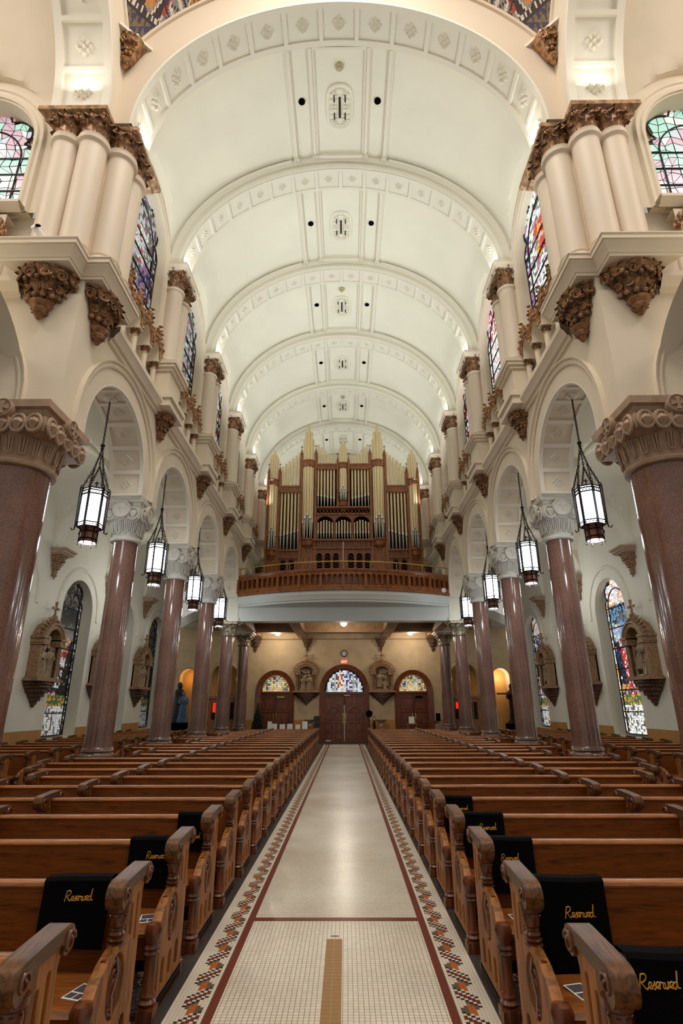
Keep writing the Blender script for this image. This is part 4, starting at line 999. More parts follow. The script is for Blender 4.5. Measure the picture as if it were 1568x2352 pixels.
# doors
for n,(xc,hw,zt,ho,zc) in enumerate(DOORS):
    root=link('door_%d'%(n+1),None,None,(xc,28.5,0)); struct(root,['wide central double door with arched stained glass above','arched double door left of the centre','arched double door right of the centre'][n])
    f=MB(); P=lambda u,v,d:(u,-d,v); vs=zc-ho
    path=archpath(0,hw*1.0,zt,0,24,b=zc-zt-(ho-hw)*1.0); po=archpath(0,ho,vs,0,24)
    f.grid(lambda i,k:P(*( (path[i][0],path[i][1]) if k[0]==0 else (po[i][0],po[i][1]) if k[0]==1 else ((path[i][0]+po[i][0])/2,(path[i][1]+po[i][1])/2)),k[1]),range(len(path)),[(0,-.28),(0,.0),(.5,.03),(1,.08),(1,-.02)])
    f.box(-hw,hw,-.02,.1,zt-.06,zt+.02); f.obj('casing',[DOORW],root)
    cols=2
    for q in (-1,1):
        f=MB(); x0,x1=(-hw,-.012) if q<0 else (.012,hw); W_=x1-x0
        f.box(x0,x1,.13,.17,.02,zt-.06)
        rows=[(.08,.42),(.47,.86),(.95,1.32),(1.62,2.1)] if n==0 else [(.1,.7),(.8,1.35),(1.45,2.0)]
        for a,b in [(0.02,.08)]+[(rows[i][1],rows[i+1][0]) for i in range(len(rows)-1)]+[(rows[-1][1],zt-.06)]: f.box(x0,x1,.09,.135,a,b)
        cs=[x0,x0+W_/2,x1] if n==0 else [x0,x1]
        for c in cs: f.box(max(x0,c-.055),min(x1,c+.055),.088,.136,.021,zt-.061)
        for a,b in rows:
            for i in range(len(cs)-1): f.box(cs[i]+.10,cs[i+1]-.10,.104,.134,a+.045,b-.045)
        if n==0: f.tube([(x0+W_/2+.24*cos(PI-PI*k/10),.088,1.38+.22*sin(PI*k/10)) for k in range(11)],.045,6)
        leafo=f.obj('door_leaf',[DOORW],root)
        f=MB(); f.tube([(q*.075,.08,.88),(q*.085,.03,.95),(q*.085,.03,1.18),(q*.075,.08,1.25)],.016,6); f.box(q*.075-.03,q*.075+.03,.085,.092,.84,1.3); f.obj('handle',[BRASS],leafo)
    r=hw*.93; b=(zc-zt-(ho-hw))*.93; f=MB(); rd=random.Random(n); nn=22 if n==0 else 16
    pal=[(236,240,236),(190,206,214),(196,60,40),(60,70,120),(214,190,120),(120,140,120),(140,90,120),(240,222,170)]
    for i in range(nn):
        for j in range(nn//2):
            u0=-r+2*r*i/nn; u1=u0+2*r/nn; v0=b*j/(nn//2)*1.0; v1=v0+b/(nn//2)
            um,vm=(u0+u1)/2,(v0+v1)/2
            if (um/r)**2+(vm/b)**2>.97: continue
            e=math.hypot(um/r,vm/b)
            if n==0:
                if abs(um)<.5*r: k=rd.choice([2,2,0,4]) if (-.4*r<um<-.05*r and vm>.15*b and e<.85) else (rd.choice([6,0,3,1]) if um>.05*r else rd.choice([0,0,1,3]))
                else: k=rd.choice([0,1,0,5,3]) if int(um*18)%2 else rd.choice([0,0,1])
            else: k=rd.choice([7,0,7,4]) if e<.55 else rd.choice([7,4,3,1,5])
            jt=lambda:rd.uniform(-.1,.1)*r/nn
            L=[(u0+jt(),v0+jt()),(u1+jt(),v0+jt()),(u1+jt(),v1+jt()),(u0+jt(),v1+jt())]
            f.poly([P(um+(a-um)*.9,zt+.03+vm+(c-vm)*.9,-.20) for a,c in L],k)
    f.obj('stained_glass',[glass(c,.8 if n==0 else .62) for c in pal],root,smooth=0)
    f=MB(); f.poly([P(q[0],q[1],-.215) for q in archpath(0,r*1.05,zt+.02,None,24,b=b*1.05)]); f.obj('lead_backing',[LEAD],root)
    f=MB()
    f.tube([P(r*cos(PI*k/24),zt+.03+b*sin(PI*k/24),-.19) for k in range(25)]+[P(r,zt+.03,-.19)],.02 if n else .012,6,closed=False)
    if n==0:
        for x in (-.5*r,.5*r): f.tube([P(x,zt+.03,-.19),P(x,zt+.03+b*.86,-.19)],.013,5)
    else: 
        for x,rr,zz in ((0,.3,.27),(-.42,.13,.15),(.42,.13,.15)): f.tube([P(x+rr*cos(2*PI*k/16),zt+.03+zz+rr*sin(2*PI*k/16)*.9,-.19) for k in range(16)],.012,5,closed=True)
    f.obj('glazing_bars',[LEAD if n==0 else mat('gold_edge',(220,160,70),.4,emit=.3)],root)
    if n==0:
        f=MB(); f.box(-.012,.012,.05,.09,.02,1.68); f.box(-.9,-.66,.0,.05,.03,.08); f.box(.0,.28,.04,.08,2.12,2.16); f.obj('steel_bar',[mat('bright_steel',(225,225,225),.3,.3)],root)
    else:
        f=MB(); f.box(.1,.45,.0,.08,2.02,2.1); f.obj('door_closer',[BRASS if n==1 else DARK],root)
# ------------------------------------------------------------------ organ
org=thing('pipe_organ','tall mahogany pipe organ with gilded pipes on the balcony','organ',(0,24.5,5.9))
def oz(z): return z-5.9
def pipe_mesh(r,foot,L,cone=.35):
    f=MB(); f.lathe([(r*.25,0),(r*.9,foot),(r,foot+.02)],seg=14,caps=False,mi=1)
    f.lathe([(r,foot+.02),(r,foot+.10)],seg=14,caps=False,mi=1); f.lathe([(r,foot+.10),(r,L),(r*.8,L),(r*.8,L-.04)],seg=14,caps=False,mi=0)
    f.add([(-r*.6,-r*.95,foot+.03),(r*.6,-r*.95,foot+.03),(r*.35,-r*1.02,foot+.16),(0,-r*1.04,foot+.2),(-r*.35,-r*1.02,foot+.16)],[(0,1,2,3,4)],1)
    f.add([(-r*.6,-r*1.03,foot+.0),(r*.6,-r*1.03,foot+.0),(r*.6,-r*1.0,foot+.025),(-r*.6,-r*1.0,foot+.025)],[(0,1,2,3)],2)
    return f.mesh('organ_pipe',[PIPE,TIN,DARK],50)
def pipe(x,y,z0,z1,r,foot):
    link('organ_pipe',pipe_mesh(r,foot,z1-z0),org,(x,y,oz(z0)))
def tower(xc,r,z0,band,tops,foots,rp,corb):
    n=len(tops)
    for i in range(n):
        a=PI*(i+.5)/n; pipe(xc-r*cos(a),-r*sin(a)*.9,z0,tops[i],rp,foots[i])
    f=MB(); R=r+rp+.03
    half=lambda prof,M=T(xc,0,0):f.grid(lambda a,p:(xc+p[0]*cos(a),-p[0]*sin(a)*.95,oz(p[1])),smoothrange(0,PI,14),prof)
    half([(R-.08,band[0]-.03),(R,band[0]),(R+.02,band[0]+.04),(R,band[0]+.07),(R,band[1]-.07),(R+.03,band[1]-.05),(R+.03,band[1]),(R-.08,band[1]+.01)])
    f.obj('tower_band',[ORGW],org); f=MB()
    half([(.06,corb-.55),(.10,corb-.42),(R*.75,corb-.32),(R*.9,corb-.3),(R*.9,corb-.08),(R+.03,corb-.05),(R+.03,z0),(.0,z0)])
    for i in range(5): f.box(-.015,.015,-.02,.02,oz(corb-.26),oz(corb-.1),M=T(xc-R*.93*cos(PI*(i+.5)/5),-R*.9*sin(PI*(i+.5)/5),0))
    f.obj('tower_foot',[ORGW],org)
for q in (-1,1):
    X=lambda x:q*x
    tw=[13.15,13.35,13.55,13.3,13.15]; ft=[.6,.8,.95,.8,.6]
    tower(X(3.37),.17,8.52,(11.7,12.02),tw,ft,.062,8.5)
    tower(X(1.7),.21,9.0,(12.68,13.02),[14.2,14.55,14.88,14.55,14.2],[.75,.95,1.1,.95,.75],.078,8.98)
    for i in range(6):
        x=2.99-.14*i-.05; pipe(X(2.97-.165*i),.0,8.5,12.75+.15*i,.06,.62+.045*i)
        pipe(X(.44+.155*i),.0,10.62,13.15+.16*i,.055,.36+.035*i if i<6 else .4)
    f=MB(); 
    for a,b in ((2.05,3.12),(.3,1.36)):
        z=(11.36,11.68) if a>2 else (12.58,12.84)
        x0,x1=min(X(a),X(b)),max(X(a),X(b))
        f=MB(); f.box(x0,x1,-.1,.12,oz(z[0]),oz(z[1])); f.box(x0,x1,-.13,.12,oz(z[1]-.05),oz(z[1])+.03); f.box(x0,x1,-.12,.12,oz(z[0])-.02,oz(z[0])+.03)
        f.obj('cornice_band',[ORGW],org)
    f=MB()
    for x,zt,w_ in ((3.64,12.75,.05),(3.1,12.75,.06),(2.05,13.7,.07),(1.34,13.75,.06),(.27,13.3,.05)):
        f=MB(); f.box(X(x)-w_,X(x)+w_,-.12,.3,oz(6.4 if x>.5 else 10.6),oz(zt-.35)); f.lathe([(w_*1.5,oz(zt-.35)),(w_*1.2,oz(zt-.3)),(.015,oz(zt))],c=(X(x),-.02,0),seg=4,M=None)
        f.box(X(x)-.012,X(x)+.012,-.03,-.01,oz(zt-.05),oz(zt+.22)); f.box(X(x)-.06,X(x)+.06,-.03,-.01,oz(zt+.1),oz(zt+.13))
        f.obj('post',[ORGW],org)
    f=MB(); a,b=X(2.05),X(3.7); x0,x1=min(a,b),max(a,b)
    f.box(x0,x1,-.15,.2,oz(8.42),oz(8.5)); f.box(x0,x1,-.1,.2,oz(8.08),oz(8.14)); f.box(x0,x1,-.02,.2,oz(5.89),oz(8.5))
    for j in range(11): f.box(X(2.1+.1*j)-.02,X(2.1+.1*j)+.02,-.09,0,oz(8.14),oz(8.42))
    for x in (2.42,2.8): 
        f.box(X(x)-.18,X(x)-.14,-.05,0,oz(7.0),oz(7.9)); f.box(X(x)+.14,X(x)+.18,-.05,0,oz(7.0),oz(7.9))
        f.tube([(X(x)+.16*cos(PI*k/10),-.03,oz(7.85)+.14*sin(PI*k/10)) for k in range(11)],.025,5)
    f.obj('side_case',[ORGW],org)
    for x in (2.42,2.8,.35,.74,1.12):
        z0,z1=(7.0,7.9) if x>2 else (7.2,8.2); f=MB(); f.prism([(X(x)+.13*c,-.055,v) for c,v in [(-1,oz(z0)),(1,oz(z0)),(1,oz(z1)),(.7,oz(z1)+.09),(0,oz(z1)+.13),(-.7,oz(z1)+.09),(-1,oz(z1))]],(0,.02,0),mi=1)
        for k in range(7): f.tube([(X(x)-.13,-.065,oz(z0)+k*.15),(X(x)+.13,-.065,oz(z0)+.13+k*.15)],.006,4); f.tube([(X(x)+.13,-.065,oz(z0)+k*.15),(X(x)-.13,-.065,oz(z0)+.13+k*.15)],.006,4)
        f.obj('lattice_window',[ORGW,DARK],org)
tower(0,.15,10.9,(12.62,12.9),[13.75,13.95,14.2,13.95,13.75],[.45,.55,.7,.55,.45],.058,10.95)
for k in range(3):
    for i in range(6):
        x=(k-1)*.86+(i-2.5)*.135; pipe(x,.02,8.98,10.0-abs(i-2.5)*.06,.045,.28)
f=MB(); P=lambda u,v,d:(u,-.08-d,oz(v))
for k in range(3):
    uc=(k-1)*.86; path=[(uc-.38,8.98,-1,0)]+archpath(uc,.38,9.8,None,14,b=.33)+[(uc+.38,8.98,1,0)]
    holewall(f,uc-.43,uc+.43,8.98,10.22,path,P,0); f.grid(lambda q,d:P(q[0],q[1],d),path,[0,-.08])
    mould(f,path,[(0,0),(.0,.02),(.03,.03),(.04,0)],P)
f.box(-1.38,1.38,-.14,.1,oz(10.2),oz(10.27)); f.box(-1.38,1.38,-.14,.1,oz(10.54),oz(10.62)); 
for k in range(16):
    x=-1.28+k*.17
    f.tube([(x-.08,-.1,oz(10.28)),(x+.08,-.1,oz(10.53))],.014,5); f.tube([(x+.08,-.1,oz(10.28)),(x-.08,-.1,oz(10.53))],.014,5)
f.box(-1.5,1.5,-.2,.1,oz(8.9),oz(8.98)); f.box(-1.45,1.45,-.14,.1,oz(8.52),oz(8.58)); f.box(-2.08,2.08,-.03,.1,oz(5.89),oz(8.9))
for k in range(26): f.box(-1.4+k*.112-.022,-1.4+k*.112+.022,-.12,-.02,oz(8.58),oz(8.9))
for x in (-1.3,-.93,-.55,-.12,.12,.55,.93,1.3): f.box(x-.04,x+.04,-.07,0,oz(5.89),oz(8.52))
f.obj('centre_case',[ORGW],org)
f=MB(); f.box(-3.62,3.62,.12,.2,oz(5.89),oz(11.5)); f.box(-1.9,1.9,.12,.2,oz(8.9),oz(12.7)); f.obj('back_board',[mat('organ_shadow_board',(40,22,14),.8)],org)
f=MB(); f.tube([(0,22.2,6.2),(0,22.2,8.2)],.02,6); tag(f.obj('microphone_stand',[mat('bright_steel',(225,225,225),.3,.3)]),'thin white stand rising in front of the organ centre','stand')
# ------------------------------------------------------------------ pews
EO=[(.13,0),(.13,.05),(.09,.09),(.09,.70),(.12,.765),(-.19,.765),(-.16,.71),(-.09,.70),(-.09,.575),(-.12,.555),(-.20,.54),(-.29,.515),(-.36,.48),(-.41,.44),(-.42,.40),(-.40,.385),(-.38,.385),(-.38,.09),(-.42,.05),(-.42,0)]
HO=[lancet(-.040,.019,.545,.69),lancet(.034,.019,.50,.715),oval(-.165,.395,.105,.13,24),lancet(-.30,.036,.10,.245),lancet(-.165,.036,.10,.235),lancet(-.03,.036,.10,.245)]
EV,EF=curve_panel(EO,HO,.055,.006)
def end_meshes():
    D={}
    f=MB(); f.add(EV,EF)
    D['panel']=f.mesh('pew_end',[OAKL],30)
    f=MB(); f.box(-.012,.012,-.28,-.05,.26,.53)
    for k in range(3):
        rz=.10-.028*k; ry=.08-.02*k
        for sx in (-.014,.014): f.tube([(sx,-.165+ry*cos(2*PI*i/18),.395+rz*sin(2*PI*i/18)-.01*k) for i in range(18)],.009,5,closed=True)
    for sx in (-.014,.014): f.tube([(sx,-.165,.51),(sx*1.3,-.14,.44),(sx,-.18,.36),(sx,-.16,.28)],.013,5)
    f.box(-.01,.01,-.065,.06,.49,.72); f.box(-.01,.01,-.345,.01,.09,.255)
    for y in (-.30,-.165,-.03): f.lathe([(.02,.1),(.012,.12),(.012,.2),(.02,.22)],c=(0,y,0),seg=8)
    D['tracery']=f.mesh('carved_tracery',[OAKD],30)
    pr=[(-.20,.785),(-.218,.797),(-.230,.818),(-.234,.845),(-.230,.868),(-.220,.888),(-.203,.903),(-.182,.911),(-.15,.915),(.10,.928),(.128,.927),(.150,.917),(.164,.903),(.169,.885),(.168,.855),(.145,.822),(.115,.815),(.092,.83),(.095,.855),(.07,.87),(-.12,.855),(-.15,.82),(-.17,.795)]
    f=MB(); f.prism([(-.042,a,b*.89) for a,b in pr],(.084,0,0))
    for sx in (-.044,.044):
        scroll(f,T(sx,.130,.766)@Rz(PI/2),.040,.007,1.5,1,n=16); scroll(f,T(sx,-.178,.752)@Rz(PI/2),.036,.006,1.3,1,n=14)
    D['cap']=f.mesh('arm_cap',[OAKCAP,OAKD],32)
    f=MB(); q=lambda z:.54+(z-.6)*.84; f.lathe([(r,q(z)) for r,z in [(.05,.80),(.05,.77),(.032,.755),(.038,.735),(.036,.70),(.028,.69),(.034,.683),(.028,.675),(.038,.66),(.03,.645),(.043,.635),(.03,.622),(.045,.61),(.038,.6)]],c=(0,-.14,0),seg=14)
    for i in range(7): leaf(f,T(0,-.14,.62)@Rz(2*PI*i/7)@T(0,.024,0),.05,.03,.5)
    D['post']=f.mesh('turned_post',[OAKD])
    f=MB(); f.lathe([(.05,0),(.05,.07),(.036,.075),(.05,.09),(.036,.105),(.042,.12),(.032,.135),(.034,.30),(.045,.31),(.034,.325),(.045,.335),(.035,.35),(.045,.38),(.05,.42),(.038,.445),(0,.455)],c=(0,-.445,0),seg=14)
    f.box(-.045,.045,-.49,-.38,0,.06)
    D['leg']=f.mesh('leg',[OAKD])
    f=MB(); f.box(-.030,.030,-.37,.10,.012,.07)
    for k in range(3): f.box(-.034,.034,-.36,.09,.024+.016*k,.03+.016*k,1)
    D['grille']=f.mesh('base_grille',[DARK,IRON],0)
    return D
ED=end_meshes()
def lowend():
    f=MB(); f.add(EV,EF,0); base=[('tracery',1),('cap',2),('post',1),('leg',1)]
    for k,mi in base:
        me=ED[k]; f.add([tuple(v.co) for v in me.vertices],[tuple(p.vertices) for p in me.polygons],mi)
    return f.mesh('pew_end',[OAKL,OAKD,OAKCAP],30)
LOW=lowend()
BODY={}
def pew_body(L):
    k=round(L,2)
    if k not in BODY:
        f=MB(); f.box(.02,L-.02,-.016,.016,.26,.75)
        a=f.mesh('backrest',[OAK],0)
        f=MB(); pr=[(-.03,.742),(-.036,.752),(-.03,.766),(-.02,.772),(.02,.772),(.03,.766),(.036,.752),(.03,.742)]
        f.prism([(.02,p,q) for p,q in pr],(L-.04,0,0)); b=f.mesh('top_rail',[mat('oak_rail',(150,92,44),.32,coat=.15,kind='wood')],40)
        f=MB(); pr=[(-.03,.40),(-.38,.415),(-.43,.41),(-.45,.395),(-.445,.375),(-.42,.365),(-.03,.36)]
        f.prism([(.02,p,q) for p,q in pr],(L-.04,0,0)); f.box(.02,L-.02,-.38,-.35,.25,.37)
        c=f.mesh('seat',[OAK],40)
        f=MB(); f.box(.05,L-.05,.14,.26,.13,.17); f.box(.05,L-.05,.17,.22,.0,.13); d=f.mesh('kneeler',[mat('kneeler_dark',(50,26,18),.6)],0)
        BODY[k]=(a,b,c,d)
    return BODY[k]
def pew_end(parent,x,full):
    if not full: link('pew_end',LOW,parent,(x,0,0)); return
    e=link('pew_end',ED['panel'],parent,(x,0,0))
    for k,nm in (('tracery','carved_tracery'),('cap','arm_cap'),('post','turned_post'),('leg','leg'),('grille','base_grille')): link(nm,ED[k],e)
def ordn(i): 
    i+=1; return '%d%s'%(i,'th' if 10<=i%100<=20 else {1:'st',2:'nd',3:'rd'}.get(i%10,'th'))
def pew(s,x0,L,y,mids,label,group,full):
    t=thing('church_pew',label,'pew',(s*x0,y,0),0,group,sx=s)
    a,b,c,d=pew_body(L)
    link('backrest',a,t); link('top_rail',b,t); link('seat',c,t); link('kneeler',d,t)
    for m in mids: pew_end(t,m,full)
    return t
NR=24; PY=lambda i:2.35+.890*i; PX=0
for s in (-1,1):
    PX=1.005 if s<0 else .965
    for i in range(NR):
        xo=3.86 if i in (5,6,10,11,14,15,18,19,22,23) else (4.38 if i==7 else 4.70)
        pew(s,PX,xo-PX,PY(i),[0,2.80-PX,xo-PX],'oak pew left of the centre aisle, %s row from the front'%ordn(i) if s<0 else 'oak pew right of the centre aisle, %s row from the front'%ordn(i),'pews beside the centre aisle',i<11)
    for i in range(4,NR-1):
        pew(s,5.87,2.2,PY(i),[0,2.2],'short oak pew beyond the %s columns, %s row counting from the front'%(SN[s],ordn(i)),'pews of the side blocks',False)
# ------------------------------------------------------------------ reserved cloths
def script_word():
    """the word Reserved as pen strokes, about 1 wide"""
    def B(p0,p1,p2,p3,n=8):
        return [tuple((1-t)**3*a+3*(1-t)**2*t*b+3*(1-t)*t*t*c+t**3*d for a,b,c,d in zip(p0,p1,p2,p3)) for t in [k/n for k in range(n+1)]]
    st=[]
    st.append(B((.02,-.02),(.04,.12),(.07,.26),(.09,.36))+B((.09,.36),(.30,.44),(.26,.18),(.08,.17))+B((.08,.17),(.14,.12),(.16,.02),(.24,0)))
    def e(x): return B((x-.04,.03),(x+.10,.06),(x+.12,.19),(x+.04,.17))+B((x+.04,.17),(x-.03,.12),(x,-.03),(x+.11,.03))
    def s_(x): return B((x-.03,.03),(x+.02,.08),(x+.05,.12),(x+.06,.19))+B((x+.06,.19),(x+.04,.10),(x+.13,.02),(x+.02,0))
    def r_(x): return B((x-.04,.02),(x,.08),(x+.02,.14),(x+.02,.18))+B((x+.02,.18),(x+.05,.12),(x+.09,.19),(x+.09,.12))+B((x+.09,.12),(x+.07,.03),(x+.09,-.01),(x+.14,.03))
    def v_(x): return B((x,.14),(x+.03,.2),(x+.01,.0),(x+.06,.0))+B((x+.06,.0),(x+.11,.04),(x+.11,.12),(x+.10,.17))+B((x+.10,.17),(x+.13,.13),(x+.15,.14),(x+.16,.14))
    def d_(x): return B((x+.10,.14),(x-.02,.22),(x-.03,-.03),(x+.05,0))+B((x+.05,0),(x+.1,.04),(x+.12,.2),(x+.14,.42))+B((x+.14,.42),(x+.10,.2),(x+.08,-.03),(x+.18,.02))
    st.append(e(.27)); st.append(s_(.38)); st.append(e(.47)); st.append(r_(.57)); st.append(v_(.69)); st.append(e(.83)); st.append(d_(.92))
    return st
WORD=script_word()
def cloth(s,y,x0,x1,drop,wy,label,ws=1,wx=0):
    f=MB(); n=10
    prof=[(-.044-.016*t,.77-drop*t) for t in (1,.75,.5,.25,.08)]+[(-.048,.776),(-.03,.790),(.03,.790),(.048,.776),(.046,.7),(.045,.6),(.05,.52)]
    f.grid(lambda x,p:(x,p[0]-.004*sin(x*23+p[1]*6),p[1]+.004*sin(x*9)),smoothrange(x0,x1,n),prof)
    t=thing('reserved_sign',label,'cloth sign',(0,y,0))
    f.obj('cloth',[BLACK],t)
    g=MB(); W_=(x1-x0)*.42*ws; xa=(x0+x1)/2-W_*.5+wx
    for st in WORD:
        g.tube([(xa+W_*p[0]*.92,-.052-.016*(.77-wy)/drop-.004,wy+W_*(p[1]*.85+.02*p[0])) for p in st],(.0019*(W_/.12)),5)
    g.obj('lettering',[GOLDT],t)
cloth(-1,PY(1),-1.432,-1.099,0.276,0.695,'black cloth reading Reserved on the left pew nearest the camera',wx=0.02)
cloth(-1,PY(2),-1.335,-1.024,0.264,0.674,'black cloth reading Reserved on the left pew, second of three',wx=0.03)
cloth(-1,PY(3),-1.277,-1.001,0.253,0.612,'black cloth reading Reserved on the left pew, farthest of three',wx=0.00)
cloth(1,PY(0),1.055,1.389,0.460,0.693,'black cloth reading Reserved on the right front pew at the photo corner',wx=-.075)
cloth(1,PY(1),1.021,1.371,0.368,0.626,'black cloth reading Reserved on the right pew, second row from the front',wx=0.03)
cloth(1,PY(2),1.021,1.302,0.287,0.662,'black cloth reading Reserved on the right pew, third row from the front',wx=-0.02)
cloth(1,PY(3),1.021,1.354,0.287,0.669,'black cloth reading Reserved on the right pew, fourth row from the front',wx=0.03)
cloth(1,PY(4),1.021,1.297,0.287,0.669,'black cloth reading Reserved on the right pew, fifth row from the front',wx=0.03)
for (x,y,rz,lab) in ((-1.10,PY(2)-.27,.2,'seat of the left pew, third row from the front'),(-1.09,PY(1)-.27,-.3,'seat of the left pew, second row from the front'),(1.12,PY(1)-.26,.25,'seat of the right pew, second row from the front'),(1.11,PY(2)-.27,.1,'seat of the right pew, third row from the front')):
    t=thing('printed_leaflet','printed leaflet lying on the '+lab,'leaflet',(x,y,.413),rz)
    f=MB(); f.box(-.045,.045,-.07,.07,0,.003); f.obj('sheet',[WHITE],t,0)
    f=MB(); f.box(-.038,.038,-.005,.06,.003,.0036); f.box(-.038,.0,-.06,-.015,.003,.0036); f.box(.006,.038,-.06,-.015,.003,.0036); f.obj('print',[mat('print_ink',(70,62,74),.8)],t,0)
# ------------------------------------------------------------------ stations of the cross
def station_meshes(seed):
    f=MB(); P=lambda u,v,d:(u,-d,v)
    # niche box
    f.box(-.56,-.50,-.30,0,.08,1.04); f.box(.50,.56,-.30,0,.08,1.04); f.box(-.56,.56,-.05,0,.06,1.04)
    f.box(-.68,.68,-.42,0,-.02,.04); f.box(-.62,.62,-.37,0,.04,.09)
    f.box(-.6,-.30,-.36,0,1.04,1.22); f.box(.30,.6,-.36,0,1.04,1.22); f.box(-.64,-.30,-.39,0,1.18,1.24); f.box(.30,.64,-.39,0,1.18,1.24); f.box(-.6,-.28,-.38,0,1.0,1.05); f.box(.28,.6,-.38,0,1.0,1.05)
    path=archpath(0,.36,1.12,1.04,18)
    f.grid(lambda q,k:P(q[0]+q[2]*k[0],q[1]+q[3]*k[0],k[1]),path,[(0,.02),(0,.34),(.04,.37),(.07,.34),(.12,.34),(.15,.38),(.2,.38),(.22,.30),(.22,.0)])
    f.poly([P(q[0],q[1],.03) for q in path])
    frame=f.mesh('niche_frame',[STATN])
    cols=[]
    for q in (-1,1):
        for x in (.45,.36): f=MB(); f.lathe([(.045,.09),(.05,.12),(.035,.15),(.034,.52),(.04,.54),(.034,.56),(.034,.86),(.042,.88),(.034,.9),(.055,1.0)],c=(q*x,-.27+(.1 if x<.4 else 0),0),seg=12); cols.append(f.mesh('colonnette',[STATN]))
    f=MB()
    for k in range(15):
        a=PI*(k+.5)/15; M=T(.58*cos(a),-.25,1.14+.60*sin(a))@Ry(PI/2-a)
        leaf(f,M,.12+.03*(k%2),.12,.8); f.sphere((.60*cos(a),-.3,1.13+.62*sin(a)),.035,7)
        leaf(f,M@Rx(.6),.10,.1,.8)
    for k in range(5): leaf(f,T((k-2)*.06,-.25,1.76-abs(k-2)*.03)@Ry((k-2)*.4),.17,.12,.8)
    f.sphere((0,-.25,1.86),.07,9); f.lathe([(.05,1.72),(.09,1.78),(.05,1.84),(.07,1.9),(.03,1.95)],c=(0,-.22,0),seg=10)
    for q in (-1,1): f.sphere((q*.55,-.28,1.28),.06,8); f.sphere((q*.55,-.28,1.36),.035,7)
    crest=f.mesh('leaf_crest',[STATN])
    f=MB(); f.box(-.028,.028,-.25,-.2,1.92,2.3); f.box(-.13,.13,-.25,-.2,2.1,2.16)
    for x,z in ((-.13,2.13),(.13,2.13),(0,2.3)): f.box(x-.04,x+.04,-.255,-.195,z-.035,z+.035)
    cross=f.mesh('cross_finial',[STATN])
    f=MB()
    for k,(z0,z1,w,d) in enumerate([(-.13,-.02,.60,.36),(-.22,-.13,.54,.33),(-.33,-.22,.44,.28),(-.45,-.33,.30,.2),(-.56,-.45,.19,.14),(-.66,-.56,.1,.08)]):
        f.grid(lambda a,p:(w*p[0]*cos(a),-d*p[0]*sin(a)-.02,p[1]),smoothrange(0,PI,14),[(.8,z0-.01),(.95,z0),(1.03,(z0+z1)/2),(1,z1-.01),(.9,z1)])
        n=int(16*w/.6)+3
        for i in range(n): a=PI*(i+.5)/n; leaf(f,T(w*cos(a),-d*sin(a)-.02,z0)@Rz(a+PI)@Rz(PI/2),(z1-z0)*1.05,2.6*w/n,.6)
    f.sphere((0,-.05,-.7),.045,8)
    base=f.mesh('carved_bracket',[mat('dark_walnut',(96,68,50),.5,var=(14,.2))])
    f=MB(); rd=random.Random(seed)
    if seed%2: 
        figure(f,-.17,-.16,.10,.86,face=.3,seed=seed); figure(f,.10,-.14,.10,.90,face=-.4,lean=.1,seed=seed+1); figure(f,.24,-.12,.12,.74,face=.6,seed=seed+2)
    else:
        figure(f,-.14,-.14,.30,.82,face=.2,lean=.12,seed=seed); figure(f,.16,-.18,.10,.62,face=-.8,lean=-.25,seed=seed+1); figure(f,.22,-.1,.35,.72,face=.4,seed=seed+2)
    for k in range(6): f.sphere((-.28+.11*k,-.14,.12),.07,8,sz=.6)
    M=T(.02,-.12,1.06)@Ry(.6 if seed%2 else -.5); f.box(-.34,.34,-.03,.03,-.045,.045,M=M); f.box(-.045,.045,-.03,.03,-.3,.22,M=M)
    rel=f.mesh('relief_figures',[RELIEF])
    return [frame,crest,cross,base,rel]+cols
ST=[station_meshes(1),station_meshes(2)]
def station(x,y,z,rz,label,v,sz=.92):
    t=thing('carved_station',label,'wall shrine',(x,y,z),rz); t.scale.z=sz
    for me in ST[v]: link(me.name.split('.')[0],me,t)
for s in (-1,1):
    for k,y in enumerate([15.4,19.1,22.85]):
        station(s*AX,y,2.28,(-PI/2 if s>0 else PI/2),'carved wooden station shrine with cross on the %s aisle wall, %s from the camera'%(SN[s],['nearest','second','third'][k]),(k+(s>0))%2)
    station(s*1.88,28.5,2.28,0,'carved wooden station shrine %s of the central door'%SN[s],0 if s<0 else 1,.82)
# ------------------------------------------------------------------ things at the back wall
for x in (-4.5,-1.88,1.88,4.5):
    t=thing('carved_bracket','dark carved bracket on the back wall, %s'%({-4.5:'beside the rear left column',-1.88:'above the shrine left of the door',1.88:'above the shrine right of the door',4.5:'beside the rear right column'}[x]),'bracket',(x,28.5,4.93),PI)
    f=MB(); f.box(-.3,.3,0,.4,-.08,.02); f.obj('shelf',[mat('dark_walnut',(78,52,38),.5)],t)
    f=MB(); foliage_corbel(f,.25,.66,.32,rows=3,seed=4); o=f.obj('carving',[mat('dark_walnut',(78,52,38),.5)],t); o.location=(0,0,-.06)
t=thing('round_clock','round black-rimmed wall clock above the exit sign','clock',(0,28.48,4.15))
f=MB(); f.lathe([(.17,-.01),(.17,.04),(.13,.05),(.13,.02)],seg=28,M=Rx(PI/2),caps=False); f.obj('rim',[IRON],t)
f=MB(); f.lathe([(0,.025),(.135,.025)],seg=28,M=Rx(PI/2),caps=False); f.obj('dial',[mat('clock_dial',(190,196,200),.5)],t)
f=MB()
for k in range(12): f.box(-.006,.006,-.032,-.027,.09,.12,M=Ry(PI*k/6))
f.box(-.006,.006,-.034,-.03,0,.08,M=Ry(.9)); f.box(-.005,.005,-.034,-.03,0,.11,M=Ry(-1.9)); f.obj('hand',[IRON],t)
t=thing('exit_sign','small lit red EXIT sign over the central door','exit sign',(0,28.46,3.74))
f=MB(); f.box(-.15,.15,-.03,.03,-.09,.09); f.obj('housing',[mat('exit_red',(236,84,66),.5,emit=.8)],t)
